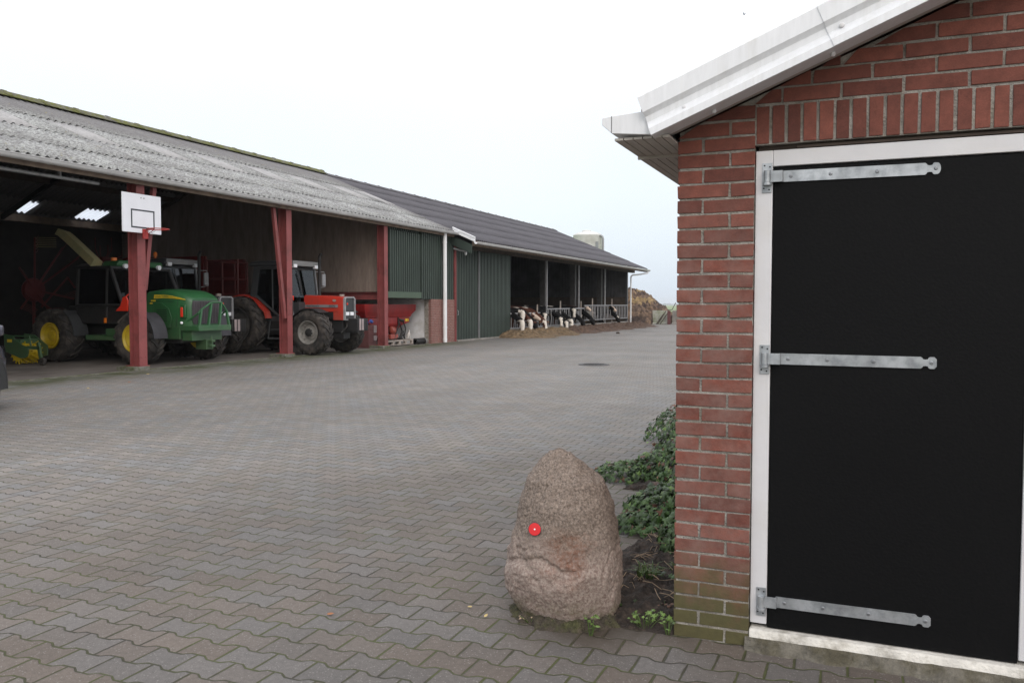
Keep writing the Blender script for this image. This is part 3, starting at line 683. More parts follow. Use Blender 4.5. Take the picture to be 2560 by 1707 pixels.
barn = thing('cow_barn', 'cow barn with dark corrugated roof, green sliding doors and open feeding front', 'barn', (-20.4, 42, 0))
Y0B, Y1B = 28.35, 56.1
rows = [-13.55, -14.90, -16.25, -17.6, -18.95, -20.4]
mb = MB()
for i in range(5): wave(mb, rows[i], rows[i+1], Y0B, Y1B, seg=6, amp=0.026, pitch=0.2, over=0.0 if i == 0 else 0.1, dz=-0.005, ext=0.14, lift=0.016)
for i, (a, b) in enumerate(((-27.2, -25.0), (-25.0, -22.7), (-22.7, -20.4))): wave(mb, a, b, Y0B, Y1B, seg=6, amp=0.022, pitch=0.177, lift=0.006, ext=0.1)
bld(mb, 'roof', 'roof_barn', barn, solid=0.007, smooth=60)
mb = MB(); y = Y0B
while y < Y1B-0.1:
    y1 = min(y+1.1, Y1B); zz = roof_z(-20.4)+0.03
    prof = [(-0.28, -0.10), (-0.08, -0.005), (0, 0.035), (0.08, -0.005), (0.28, -0.10)]
    for ya, yb, u_ in ((y, y1, 0), (y1-0.10, y1, 0.018)):
        ra = [(-20.4+a, ya, zz+b+u_) for a, b in prof]+[(-20.4+a, ya, zz+b+u_-0.015) for a, b in reversed(prof)]
        mb.loft([ra, [(p[0], yb, p[2]) for p in ra]], True)
    y = y1
bld(mb, 'ridge_cap', 'ridge', barn, smooth=50)
mb = MB(); gutter(mb, -13.455, 3.80, Y0B+0.05, Y1B+0.1, r=0.085, step=2.0); bld(mb, 'gutter', 'pvc', barn, smooth=50)
mb = MB(); mb.box(-13.62, -13.585, Y0B+0.08, Y1B, 3.66, 3.86); bld(mb, 'eave_board', 'timber', barn)
# white barge board closing the step between the two roofs
mb = MB()
prof = [(0.0, 0.16), (-0.035, 0.15), (-0.03, 0.095), (0.0, 0.08), (0.0, 0.055), (-0.03, 0.04), (-0.03, -0.03), (0.03, -0.03), (0.03, 0.16)]
ra = [(-14.38, 28.30+a, roof_z(-14.38)+b) for a, b in prof]; rb = [(-13.44, 28.30+a, roof_z(-13.44)+b-0.01) for a, b in prof]
mb.loft([ra, rb], True); bld(mb, 'barge_board', 'trim', barn, smooth=0)
mb = MB(); mb.prism([(-14.50, 3.74), (-13.62, 3.36), (-13.60, 3.70), (-14.50, 4.08)], 'y', 28.36, 28.40); bld(mb, 'verge_panel', 'green_sheet', barn)
mb = MB(); mb.tube([(-14.42, 28.45, 3.58), (-13.9, 28.5, 3.44)], 0.035, 8); bld(mb, 'overflow_pipe', 'steel_dull', barn)
# sliding doors
for (a, b, xx, zt) in ((28.72, 30.72, -14.50, 3.62), (30.74, 34.02, -14.44, 3.60)):
    mb = MB(); trap_sheet(mb, a, b, 0.07, zt, xx, phase=a)
    d = bld(mb, 'sliding_door', 'green_sheet', barn, smooth=0, solid=0.002)
    mb = MB(); mb.box(xx-0.03, xx+0.045, a-0.02, a+0.02, 0.06, zt); mb.box(xx-0.03, xx-0.005, a, b, 0.07, 0.15)
    f = mb.build('door_edge', 'cab_charcoal' if False else 'mf_grey', d); f.matrix_parent_inverse = Matrix.Identity(4); f.location = (0, 0, 0)
    if a < 29:
        mb = MB(); mb.tube([(xx+0.05, a+0.10, 1.02), (xx+0.09, a+0.10, 1.04), (xx+0.09, a+0.10, 1.20), (xx+0.05, a+0.10, 1.22)], 0.012, 6)
        f = mb.build('handle', 'steel', d); f.matrix_parent_inverse = Matrix.Identity(4); f.location = (0, 0, 0)
mb = MB(); mb.box(-14.60, -14.36, 28.70, 34.1, 0.0, 0.065); bld(mb, 'door_sill', 'concrete', barn, bevel=0.01)
mb = MB(); mb.box(-14.60, -14.42, 28.7, 56.0, 3.62, 3.80); bld(mb, 'eave_beam', 'timber_dark', barn)
mb = MB(); mb.box(-14.8, -14.64, 28.62, 34.05, 0.0, 3.9); bld(mb, 'inner_wall', 'wall_dark', barn)
mb = MB(); mb.box(-26.9, -26.8, 28.6, 54.3, 0, 4.0); bld(mb, 'back_wall', 'wall_dark', barn)
mb = MB(); mb.prism(gable_poly(-26.8, -14.6, 0, 0.1), 'y', 28.48, 28.54); bld(mb, 'dividing_wall', 'wall_dark', barn)
mb = MB(); mb.prism([(-26.8, 0), (-14.55, 0), (-14.55, 1.95), (-26.8, 1.95)], 'y', 54.22, 54.36); bld(mb, 'gable_base', 'timber_dark', barn)
mb = MB(); x = -14.6
while x > -26.8:
    zt = roof_z(x-0.1)-0.12; mb.box(x-0.20, x, 54.24, 54.30, 1.96, zt); x -= 0.225
bld(mb, 'gable_boards', 'wall_slat', barn)
mb = MB(); mb.prism(gable_poly(-26.7, -14.6, 1.9, 0.0), 'y', 54.305, 54.325); bld(mb, 'gable_backing', 'wall_dark', barn)
mb = MB(); mb.box(-14.60, -14.46, 54.16, 54.36, 0, 3.75); bld(mb, 'corner_post', 'cab_grey', barn, bevel=0.005)
for y in (38.85, 43.95, 49.05):
    mb = MB(); mb.box(-14.53, -14.46, y-0.035, y+0.035, 0.2, 3.7); bld(mb, 'post', 'steel_dull', barn, bevel=0.004)
for y in (41.7, 46.7, 52.1):
    mb = MB(); mb.box(-15.9, -15.6, y-0.14, y+0.14, 0, 4.4); bld(mb, 'column', 'rim_dark', barn, bevel=0.006)
    mb = MB(); mb.bar((-15.75, y, roof_z(-15.75)-0.4), (-20.4, y, roof_z(-20.4)-0.4), 0.14, 0.25); bld(mb, 'rafter', 'timber_dark', barn)
for y in (31.2, 36.3, 38.9, 41.4, 43.95, 46.5, 49.05, 51.6, 54.1):
    mb = MB(); z = roof_z(-13.7)
    mb.prism([(-14.45, roof_z(-14.45)-0.10), (-13.66, z-0.10), (-13.66, z-0.18), (-14.35, z-0.18), (-14.45, z-0.14)], 'y', y-0.04, y+0.04); bld(mb, 'rafter_tail', 'timber', barn)
mb = MB(); mb.box(-14.62, -14.42, 34.05, 54.4, -0.02, 0.34); bld(mb, 'plinth', 'concrete', barn, bevel=0.015)
mb = MB(); mb.tube([(-13.47, 56.0, 3.76), (-13.50, 55.9, 3.60), (-13.9, 55.2, 3.48), (-14.24, 54.62, 3.42), (-14.30, 54.5, 3.30), (-14.30, 54.5, 0.02)], 0.05, 10)
for z in (0.6, 1.8, 3.0): mb.cyl((-14.30, 54.5, z), (-14.30, 54.5, z+0.05), 0.058, n=10)
bld(mb, 'downpipe', 'pvc_white', barn)
lamp = thing('wall_lamp', 'small white lamp hanging under the step between shed and barn roofs', 'lamp', (-14.05, 28.75, 3.42))
mb = MB(); mb.cyl((0, 0, 0.12), (0, 0, 0.20), 0.02, n=8); mb.build('stem', 'pvc', lamp)
mb = MB(); mb.lathe([(0.0, -0.10), (0.035, -0.08), (0.05, -0.02), (0.035, 0.08), (0.02, 0.12), (0.0, 0.12)], n=10); mb.build('globe', 'pvc_white', lamp)

# feed fences: three stepped sections of tube with slanting bars
def feed_fence(y0, y1, zr, zb, stubs, label):
    t = thing('feed_fence', label, 'fence', (-14.45, (y0+y1)/2, 0), group='feed fence sections along the barn front')
    oy = (y0+y1)/2
    mb = MB(); mb.tube([(0, y0-oy, zr), (0, y1-oy, zr+0.01)], 0.032, 8); mb.build('top_rail', 'steel_dull', t)
    mb = MB(); mb.tube([(0, y0-oy, zb), (0, y1-oy, zb)], 0.026, 8); mb.build('bottom_rail', 'steel_dull', t)
    mb = MB(); y = y0+0.12
    while y < y1-0.3:
        mb.tube([(0, y-oy, zb), (0, y-oy, zr)], 0.017, 6)
        mb.tube([(0.02, y+0.26-oy, zr), (0.03, y+0.30-oy, zb+0.35), (0.02, y+0.22-oy, zb)], 0.017, 6)
        mb.tube([(0, y+0.48-oy, zb), (0, y+0.46-oy, zr)], 0.015, 6); y += 0.68
    mb.build('bars', 'steel_dull', t)
    for sy in stubs:
        mb = MB(); mb.tube([(-0.05, sy-oy, 0.2), (-0.05, sy-oy, zr+0.42)], 0.04, 8); mb.build('post', 'pallet', t)
    return t
feed_fence(34.08, 38.80, 1.03, 0.37, (37.55,), 'lowest feed fence section, next to the green sliding door')
feed_fence(38.90, 44.72, 1.22, 0.38, (40.9, 44.35), 'middle feed fence section between two thin white posts')
feed_fence(44.80, 54.15, 1.39, 0.55, (46.5, 50.6), 'highest feed fence section with visible upright bars at the far end')

# ------------------------------------------------------------------ basketball board on the shed post
bb = thing('basketball_hoop', 'white basketball backboard with black square and red hoop on the first red post', 'basketball hoop', (-14.25, 13.38, 2.96))
mb = MB(); mb.box(-0.02, 0.0, -0.525, 0.515, 0.0, 0.825); mb.build('backboard', 'board_white', bb, bevel=0.003)
mb = MB()
for a, b, c, d in ((-0.30, 0.33, 0.465, 0.495), (-0.30, 0.33, 0.10, 0.13), (-0.30, -0.27, 0.13, 0.465), (0.30, 0.33, 0.13, 0.465)): mb.box(0.0, 0.004, a, b, c, d)
mb.build('target_square', 'line_black', bb, smooth=0)
mb = MB()
for yy in (-0.03, 0.05): mb.cyl((0, yy, 0.745), (0.008, yy, 0.745), 0.012, n=8)
mb.box(-0.15, -0.02, -0.30, -0.26, 0.2, 0.6); mb.box(-0.15, -0.02, 0.26, 0.30, 0.2, 0.6); mb.build('bolt', 'mf_grey', bb)
mb = MB(); R_ = 0.225; cx = 0.15+R_
mb.tube([(cx+R_*math.cos(PI+2*PI*k/28), 0.06+R_*math.sin(PI+2*PI*k/28), 0.075) for k in range(29)], 0.011, 8, caps=False)
mb.tube([(0.01, 0.0, -0.02), (0.17, -0.02, 0.07)], 0.008, 6); mb.tube([(0.01, 0.12, -0.02), (0.17, 0.14, 0.07)], 0.008, 6)
mb.tube([(0.01, 0.06, 0.075), (0.15, 0.06, 0.075)], 0.014, 6)
mb.build('rim', 'hoop_red', bb)
mb = MB(); mb.box(0.001, 0.03, -0.01, 0.13, -0.12, 0.09); mb.build('bracket', 'hoop_red', bb, bevel=0.004)
mb = MB(); mb.tube([(cx+R_*math.cos(a)*q, 0.06+R_*math.sin(a)*q, z) for a, q, z in ((2.6, 1, .06), (3.0, .9, .0), (3.4, .85, .03), (3.9, .95, .02), (4.2, 1, .065))], 0.005, 5); mb.build('net_cord', 'rim_grey', bb)

# ------------------------------------------------------------------ garage
gar = thing('garage', 'red brick garage gable with white steel verge and black door in the right foreground', 'garage', (0.1, 3.525, 0))
def G(mb, name, mats, parent=gar, **k):
    o = mb.build(name, mats, None, **k); o.parent = parent
    if parent is gar: o.matrix_parent_inverse = Matrix.Translation((-0.1, -3.525, 0))
    return o
GZ = lambda x: 2.150+(x+0.725)*0.392
XR = 2.35
def gz2(x): return GZ(x) if x < XR else GZ(2*XR-x)
fac = lambda u, d, z: (u, 3.525+d, z)
br = MB()
brick_run(br, fac, -0.725, -0.412, 0.003, 36, 0, cut=lambda z: -0.725+max(0, (z-2.150)/0.392)+0.004 if z > 2.14 else None)
brick_run(br, fac, 0.633, 5.3, 0.003, 33, 0)
brick_run(br, fac, -0.412+0.0, 5.3, 2.2445, 22, 1, cut=lambda z: -0.725+(z-2.150)/0.392+0.004)
u = -0.405
while u < 5.2:
    j = lambda s=0.0012: random.uniform(-s, s)
    a, b = u+j(), u+0.0485+j(); z0, z1 = 2.083+j(), 2.233+j(); d = j(.002)
    br.add([fac(*q) for q in [(a, d, z0), (b, d+j(), z0+j()), (b, .09, z0), (a, .09, z0), (a+j(), d, z1), (b+j(), d, z1), (b, .09, z1), (a, .09, z1)]],
           [(0,3,2,1),(4,5,6,7),(0,1,5,4),(1,2,6,5),(2,3,7,6),(3,0,4,7)])
    u += 0.0602
# side wall towards the yard (faces -X)
brick_run(br, lambda u, d, z: (-0.725+d, 3.535+u, z), 0.0, 5.9, 0.003, 34, 1)
G(br, 'wall', 'brick', bevel=0.0028, smooth=0, seg=1)
mb = MB()
poly = [(-0.718, -0.02), (-0.412, -0.02), (-0.412, 2.078), (0.633, 2.078), (0.633, -0.02), (5.4, -0.02), (5.4, GZ(-0.7)), (XR, GZ(XR)), (-0.718, GZ(-0.718))]
# left column, lintel zone and gable in mortar, 7 mm behind the brick faces
mb.prism([(-0.718, -0.02), (-0.412, -0.02), (-0.412, GZ(-0.412)), (-0.718, GZ(-0.718))], 'y', 3.530, 3.625)
mb.prism([(-0.4119, 2.080), (0.633, 2.080), (0.633, GZ(0.633)), (-0.4119, GZ(-0.4119))], 'y', 3.530, 3.625)
mb.prism([(0.6331, -0.02), (5.4, -0.02), (5.4, GZ(-0.7)), (XR, GZ(XR)), (0.6331, GZ(0.6331))], 'y', 3.530, 3.625)
mb.box(-0.7179, -0.63, 3.626, 9.4, -0.02, 2.14); mb.box(5.3, 5.4, 3.626, 9.4, -0.02, 2.14)
mb.prism([(-0.6299, -0.02), (5.2999, -0.02), (5.2999, GZ(-0.63)), (XR, GZ(XR)), (-0.6299, GZ(-0.63))], 'y', 9.3, 9.39)
G(mb, 'mortar', 'mortar', smooth=0)
mb = MB(); mb.box(-0.40, 0.625, 3.56, 3.62, 2.060, 2.0795); mb.box(-0.25, 0.625, 3.545, 3.56, 2.062, 2.072); G(mb, 'lintel', 'timber_dark')
# door frame
mb = MB(); mb.box(-0.409, -0.342, 3.545, 3.62, 0.100, 2.058); mb.box(0.566, 0.632, 3.545, 3.62, 0.100, 2.058); mb.box(-0.3415, 0.5655, 3.545, 3.62, 1.993, 2.058)
G(mb, 'door_frame', 'white_paint', bevel=0.003)
mb = MB(); mb.box(-0.409, -0.342, 3.58, 3.62, 0.05, 0.0995); G(mb, 'frame_foot', 'hole')
mb = MB(); mb.prism([(3.522, 0.0), (3.520, 0.072), (3.526, 0.080), (3.62, 0.084), (3.62, 0.0)], 'x', -0.4085, 0.90)
o = G(mb, 'threshold', 'sill', bevel=0.004)
mb = MB(); random.seed(3)
n = 40; top = []; 
for i in range(n+1):
    x = -0.425+1.4*i/n; top.append((x, 3.492-0.07*abs(fbm((x*3, 0, 5), 1.7))-0.03*max(0, x-0.2)))
vs = [(x, y, -0.005) for x, y in top]+[(x, y+0.010, 0.006+0.004*fbm((x, y, 1), 9)) for x, y in top]+[(x, 3.521, 0.047+0.006*fbm((x, 3, 1), 12)) for x, y in top]
fs = []
for r in range(2):
    for i in range(n): a = r*(n+1)+i; fs.append((a, a+1, a+n+2, a+n+1))
mb.add(vs, fs); G(mb, 'mortar_fillet', 'fillet')
# door leaf
mb = MB(); mb.box(-0.3395, 0.5635, 3.553, 3.595, 0.086, 1.9885); door = G(mb, 'door', 'black_door', bevel=0.002)
door['label'] = 'black panel door hung on three galvanised strap hinges'
bpy.context.view_layer.update()
def hinge(z, tip, drop):
    t = [(-0.300, -0.0225), (0.215, -0.0225), (0.220, -0.019), (0.2235, -0.0135), (0.2315, -0.0120), (0.2395, -0.0135), (0.243, -0.0205), (0.248, -0.0225)]
    if tip == 'round': t += [(0.262+0.0*k, 0) for k in ()]+[(0.255+0.014*math.cos(a), 0.0225*math.sin(a)) for a in [(-75+k*15)*PI/180 for k in range(11)]]
    else: t += [(0.262, -0.0225), (0.270, -0.014), (0.270, 0.014), (0.262, 0.0225)]
    t += [(0.248, 0.0225), (0.243, 0.0205), (0.2395, 0.0135), (0.2315, 0.0120), (0.2235, 0.0135), (0.220, 0.019), (0.215, 0.0225), (-0.300, 0.0225)]
    mb = MB(); mb.prism([(a, z+b+drop*(a+0.3)) for a, b in t], 'y', 3.5465, 3.5525)
    # cranked part and knuckle
    mb.prism([(-0.2995, 3.5462), (-0.303, 3.5300), (-0.352, 3.5300), (-0.352, 3.5355), (-0.309, 3.5355), (-0.3045, 3.5522), (-0.2995, 3.5522)], 'z', z-0.0225, z+0.0225)
    sb = mb
    mb = MB(); mb.cyl((-0.362, 3.528, z-0.0235), (-0.362, 3.528, z+0.0235), 0.0135, n=18); mb.cyl((-0.362, 3.528, z-0.036), (-0.362, 3.528, z-0.0245), 0.0175, n=18)
    mb.box(-0.383, -0.3435, 3.5405, 3.5445, z-0.064, z+0.056)
    mb.box(-0.378, -0.346, 3.528, 3.5405, z-0.035, z-0.026)
    p = G(mb, 'hinge_bracket', 'steel', bevel=0.0006)
    mb = MB()
    for hx, hz in ((-0.374, 0.046), (-0.353, 0.040), (-0.376, -0.046), (-0.355, -0.052)): mb.cyl((hx, 3.5402, z+hz), (hx, 3.5415, z+hz), 0.0036, n=10)
    q = mb.build('screw_hole', 'hole', None); q.parent = p
    mb = sb
    for sx_ in (-0.272, -0.122, 0.048, 0.252):
        zz = z+drop*(sx_+0.3); mb.lathe([(0.0075, 0), (0.0072, -0.0015), (0.005, -0.0038), (0.0, -0.0042)], (sx_, 3.5465, zz), 'y', 12, mi=1)
        mb.box(sx_-0.004, sx_+0.004, 3.5421, 3.5424, zz-0.0007, zz+0.0007, mi=2)
    G(sb, 'hinge', ['steel', 'screw', 'hole'], door, bevel=0.0006)
for z, tip, dr in ((1.949, 'round', -0.004), (1.208, 'clip', -0.003), (0.197, 'clip', 0.005)): hinge(z+0.002, tip, dr)
# roof slab, verge trim, box gutter and soffit
mb = MB(); sl_ = 0.392; ca = 1/math.sqrt(1+sl_*sl_)
mb.prism([(-0.84, GZ(-0.84)+0.075), (XR, GZ(XR)+0.075), (2*XR+0.98, GZ(-0.98)+0.075), (2*XR+0.98, GZ(-0.98)+0.13), (XR, GZ(XR)+0.13), (-0.84, GZ(-0.84)+0.13)], 'y', 3.345, 9.6)
G(mb, 'roof', 'roof_red')
VB = lambda x: 2.105+(x+0.785)*0.396      # lower front edge of the verge
prof = [(-0.10, 0.178), (0.014, 0.174), (0.021, 0.168), (0.024, 0.104), (0.006, 0.086), (0.006, 0.062), (0.013, 0.054), (0.034, 0.030), (0.036, 0.002), (0.030, 0.0), (-0.09, 0.004), (-0.09, 0.012), (-0.10, 0.02)]
nx, nz = -0.368, 0.930
def verge(mb, xa, xb, out=0.0):
    for sgn in (1,):
        R = []
        for x in (xa, xb): R.append([(x+nx*h, 3.325-d-out, VB(x)+nz*h) for d, h in prof])
        mb.loft(R, True)
mb = MB(); verge(mb, -0.785, -0.085); vt = G(mb, 'verge_trim', 'trim', smooth=0)
mb = MB(); verge(mb, -0.108, XR, 0.004); G(mb, 'verge_trim', 'trim', smooth=0)
mb = MB()
for x, h in ((-0.64, 0.048), (-0.06, 0.086-0.02), (0.9, 0.05)):
    y = 3.325-0.012; mb.lathe([(0.0095, 0.004), (0.0095, -0.004), (0.007, -0.010), (0.0, -0.012)], (x+nx*h, y, VB(x)+nz*h), 'y', 14)
for x in (-0.55, -0.115): mb.ball((x, 3.36, VB(x)-0.004), 0.010, 10, 6)
G(mb, 'cap_screw', 'white_paint')
mb = MB(); R = []
for x in (-0.77, XR): R.append([(x, 3.34, VB(x)+0.0065), (x, 3.522, VB(x)+0.026), (x, 3.522, VB(x)+0.05), (x, 3.34, VB(x)+0.03)])
mb.loft(R, True); G(mb, 'verge_soffit', 'soffit')
mb = MB(); mb.prism([(-1.003, 2.200), (-1.003, 2.172), (-0.960, 2.134), (-0.80, 2.118), (-0.80, 2.215), (-0.96, 2.205)], 'y', 3.335, 9.6); G(mb, 'gutter', 'trim', bevel=0.002)
mb = MB(); mb.box(-0.9625, -0.9605, 3.3335, 3.3352, 2.136, 2.205); G(mb, 'gutter_joint', 'hole')
mb = MB(); x = -0.955
while x < -0.735:
    mb.box(x, min(x+0.036, -0.728), 3.36, 3.765, 2.108, 2.1175); mb.box(x, min(x+0.036, -0.728), 3.770, 9.5, 2.101, 2.1172); x += 0.040
mb.box(-0.955, -0.728, 3.36, 9.5, 2.1175, 2.1178); mb.box(-0.958, -0.728, 3.757, 3.772, 2.096, 2.118)
G(mb, 'soffit', 'soffit')

# ------------------------------------------------------------------ wheels and tractors
def wheel(parent, x, y, R, Wd, side, rim_r, rim_mat, nlug=18, name='wheel', dish='deep', detail=True):
    """side -1: outer face towards -Y"""
    mb = MB(); hw = Wd/2; rr = rim_r
    prof = [(rr, -hw*0.72), (rr+0.02, -hw*0.86), (rr+(R-rr)*0.45, -hw*1.0), (R-0.07, -hw*0.93), (R-0.035, -hw*0.70), (R-0.03, 0), (R-0.035, hw*0.70), (R-0.07, hw*0.93), (rr+(R-rr)*0.45, hw), (rr+0.02, hw*0.86), (rr, hw*0.72)]
    mb.lathe(prof, (0, 0, 0), 'y', 40)
    if nlug:
        for k in range(nlug):
            for s in (-1, 1):
                a0 = 2*PI*(k+(0.5 if s > 0 else 0))/nlug; sweep = 0.62*2*PI/nlug*1.5; rows_ = []
                for i in range(4):
                    f = i/3; a = a0+sweep*f; yy = s*hw*(0.02+0.96*f); th = 0.032+0.01*f
                    ro = R+(0.0 if i < 3 else -0.03); ri = R-0.06-(0.045 if i == 3 else 0)
                    da = th/R
                    rows_.append([(ri*math.cos(a-da), yy, ri*math.sin(a-da)), (ro*math.cos(a-da*0.7), yy, ro*math.sin(a-da*0.7)), (ro*math.cos(a+da*0.7), yy, ro*math.sin(a+da*0.7)), (ri*math.cos(a+da), yy, ri*math.sin(a+da))])
                mb.loft(rows_, True)
    w_ = mb.build(name, 'rubber', parent, smooth=50); w_.location = (x, y, R)
    s = side; o = hw*0.72
    mb = MB()
    if dish == 'deep':
        P = [(rr+0.005, s*hw*0.90), (rr-0.015, s*hw*0.92), (rr-0.035, s*hw*0.78), (rr-0.05, s*hw*0.30), (rr*0.66, s*hw*0.16), (rr*0.60, s*hw*0.30), (rr*0.42, s*hw*0.36), (rr*0.38, s*hw*0.55), (rr*0.30, s*hw*0.60), (0.0, s*hw*0.62)]
    else:
        P = [(rr+0.005, s*hw*0.90), (rr-0.015, s*hw*0.94), (rr-0.04, s*hw*0.80), (rr-0.06, s*hw*0.72), (rr*0.72, s*hw*0.80), (rr*0.40, s*hw*0.55), (rr*0.34, s*hw*0.75), (0.0, s*hw*0.80)]
    mb.lathe(P, (0, 0, 0), 'y', 36)
    P2 = [(rr+0.005, -s*hw*0.86), (rr-0.03, -s*hw*0.6), (rr-0.05, -s*hw*0.1), (0.05, -s*hw*0.1)]
    mb.lathe(P2, (0, 0, 0), 'y', 24)
    for k in range(8):
        a = 2*PI*k/8+0.2; mb.cyl((rr*0.34*math.cos(a), s*hw*0.60, rr*0.34*math.sin(a)), (rr*0.34*math.cos(a), s*hw*0.70, rr*0.34*math.sin(a)), 0.016, n=6)
    for k in range(8):
        a = 2*PI*k/8; c = rr*0.86; mb.box(c*math.cos(a)-0.035, c*math.cos(a)+0.035, s*hw*0.34-0.02, s*hw*0.34+0.04, c*math.sin(a)-0.035, c*math.sin(a)+0.035)
    r_ = mb.build('rim', rim_mat, w_, smooth=40)
    if dish == 'deep':
        mb = MB(); mb.lathe([(rr*0.36, s*hw*0.56), (rr*0.33, s*hw*0.74), (rr*0.22, s*hw*0.80), (0, s*hw*0.82)], (0, 0, 0), 'y', 16); mb.build('hub', 'dark_metal', w_)
    return w_

def tractor(name, label, loc, body, stripe, rimm, fR, rR, group, text=True, cabm='cab_grey', roofm='cab_light', rz=0.0):
    t = thing(name, label, 'tractor', loc, rz, group)
    # chassis, engine, axles
    mb = MB(); mb.box(-1.45, 1.9, -0.20, 0.20, 0.62, 1.06); mb.box(-1.55, -0.9, -0.34, 0.34, 0.55, 1.05); mb.cyl((-1.25, -0.95, rR), (-1.25, 0.95, rR), 0.12, n=12)
    mb.box(1.05, 1.42, -0.62, 0.62, fR-0.08, fR+0.08); mb.cyl((1.25, -0.78, fR), (1.25, 0.78, fR), 0.10, n=10); mb.box(0.5, 1.9, -0.16, 0.16, 0.45, 0.65)
    mb.box(-0.6, 0.3, -0.62, -0.36, 0.55, 0.95); mb.box(-0.6, 0.3, 0.36, 0.62, 0.5, 0.95)
    mb.bar((-1.6, -0.4, 0.5), (-2.2, -0.45, 0.45), 0.07, 0.10); mb.bar((-1.6, 0.4, 0.5), (-2.2, 0.45, 0.45), 0.07, 0.10)
    mb.build('chassis', 'dark_metal', t, bevel=0.01)
    # hood: section lofted forward
    def sec(x, hwid, z0, z1, r):
        return [(x, -hwid, z0), (x, -hwid, z1-r), (x, -hwid+r*0.3, z1-r*0.3), (x, -hwid+r, z1), (x, hwid-r, z1), (x, hwid-r*0.3, z1-r*0.3), (x, hwid, z1-r), (x, hwid, z0)]
    mb = MB(); mb.loft([sec(0.62, 0.30, 1.22, 1.705, 0.07), sec(1.2, 0.29, 1.22, 1.69, 0.07), sec(1.75, 0.28, 1.22, 1.665, 0.07), sec(1.96, 0.27, 1.00, 1.64, 0.06)], True)
    mb.box(1.62, 1.96, -0.272, 0.272, 0.98, 1.22)
    hood = mb.build('hood', body, t, bevel=0.008, smooth=30)
    for q in (-0.304, 0.304):
        mb = MB(); mb.box(0.66, 1.80, q-0.004, q+0.004, 1.345, 1.425); mb.build('stripe', stripe, hood)
    if text:
        mw = Matrix.Translation((0.72, -0.3105, 1.365)) @ Matrix.Rotation(PI/2, 4, 'X')
        text_mesh('lettering', 'MASSEY FERGUSON', 0.052, 'line_black', hood, mw, 0.001, 0.95)
        mw = Matrix.Translation((1.49, -0.3105, 1.357)) @ Matrix.Rotation(PI/2, 4, 'X')
        text_mesh('lettering', '3070', 0.083, 'line_black', hood, mw, 0.001, 1.35)
        mb = MB(); mb.lathe([(0.0, 0.0), (1.0, 0.0), (1.0, 0.006), (0.0, 0.006)], (0, 0, 0), 'y', 20)
        b_ = MB(); b_.v = [(1.68+p[0]*0.062, -0.302-p[1], 1.545+p[2]*0.034) for p in mb.v]; b_.f = mb.f; b_.mi = mb.mi
        b_.build('badge', 'jd_yellow_dull' if False else 'pallet', hood)
    mb = MB(); mb.box(1.30, 1.62, -0.277, -0.270, 1.00, 1.21); mb.box(1.30, 1.62, 0.270, 0.277, 1.00, 1.21)
    for k in range(6): mb.box(1.31, 1.61, -0.282, -0.277, 1.02+k*0.033, 1.035+k*0.033)
    mb.build('side_vent', 'dark_metal', hood)
    # grille with silver surround, slats, headlamps and emblem
    mb = MB(); x = 1.962
    ring = [(-0.27, 0.98), (-0.27, 1.60), (-0.20, 1.655), (0.20, 1.655), (0.27, 1.60), (0.27, 0.98)]; inn = [(-0.225, 1.01), (-0.225, 1.57), (-0.18, 1.615), (0.18, 1.615), (0.225, 1.57), (0.225, 1.01)]
    mb.loft([[(x, a, b) for a, b in ring], [(x+0.06, a, b) for a, b in ring], [(x+0.06, a, b) for a, b in inn], [(x+0.012, a, b) for a, b in inn]], False)
    gs = mb.build('grille_surround', 'steel_dull', t, bevel=0.004)
    mb = MB(); mb.box(x, x+0.015, -0.22, 0.22, 1.0, 1.61)
    for k in range(13): mb.box(x+0.015, x+0.035, -0.215, 0.215, 1.04+k*0.042, 1.058+k*0.042)
    mb.build('grille', 'cab_grey', t)
    mb = MB(); mb.box(x+0.035, x+0.041, -0.14, -0.09, 1.42, 1.48); mb.build('emblem', 'lamp_red', t)
    for yy in (-0.125, 0.10):
        mb = MB(); mb.box(x+0.02, x+0.055, yy-0.075, yy+0.085, 1.115, 1.215); mb.build('headlight', 'lamp_white', t, bevel=0.008)
    mb = MB(); mb.box(-0.28, 0.30, -0.80, -0.60, 0.42, 0.47); mb.box(-0.22, 0.24, -0.78, -0.60, 0.68, 0.72); mb.tube([(-0.30, -0.78, 0.42), (-0.26, -0.72, 0.95)], 0.015, 6); mb.tube([(0.32, -0.78, 0.42), (0.28, -0.72, 0.95)], 0.015, 6); mb.tube([(0.50, -0.66, 1.15), (0.54, -0.70, 1.5), (0.44, -0.68, 1.95)], 0.012, 6); mb.build('steps', 'cab_grey', t)
    mb = MB(); mb.tube([(0.9, -0.31, 1.12), (1.2, -0.34, 1.02), (1.5, -0.30, 1.05)], 0.018, 6); mb.tube([(1.98, -0.1, 0.95), (2.1, -0.3, 0.80), (2.0, -0.45, 0.62)], 0.016, 6); mb.build('hose', 'rubber', t)
    mb = MB(); mb.cyl((1.72, 0.02, 1.66), (1.72, 0.02, 1.73), 0.075, n=14); mb.build('air_cap', 'pallet', t)
    # front weights
    mb = MB(); mb.box(1.95, 2.20, -0.16, 0.16, 0.62, 0.98)
    for k in range(7): mb.box(2.12, 2.44, -0.26+k*0.078, -0.26+k*0.078+0.066, 0.68, 1.03)
    ws = mb.build('front_weights', 'dark_metal', t, bevel=0.012)
    mb = MB(); mb.box(2.441, 2.447, -0.18, -0.09, 0.70, 1.02); mb.box(2.441, 2.447, -0.05, 0.04, 0.70, 1.02); mb.build('weight_plate', 'pale_panel', ws)
    # cab
    A = [(0.48, -0.60, 1.05), (0.42, -0.63, 1.55), (0.30, -0.62, 2.52)]
    B = [(-0.86, -0.66, 1.70), (-0.80, -0.62, 2.52)]
    fr = MB()
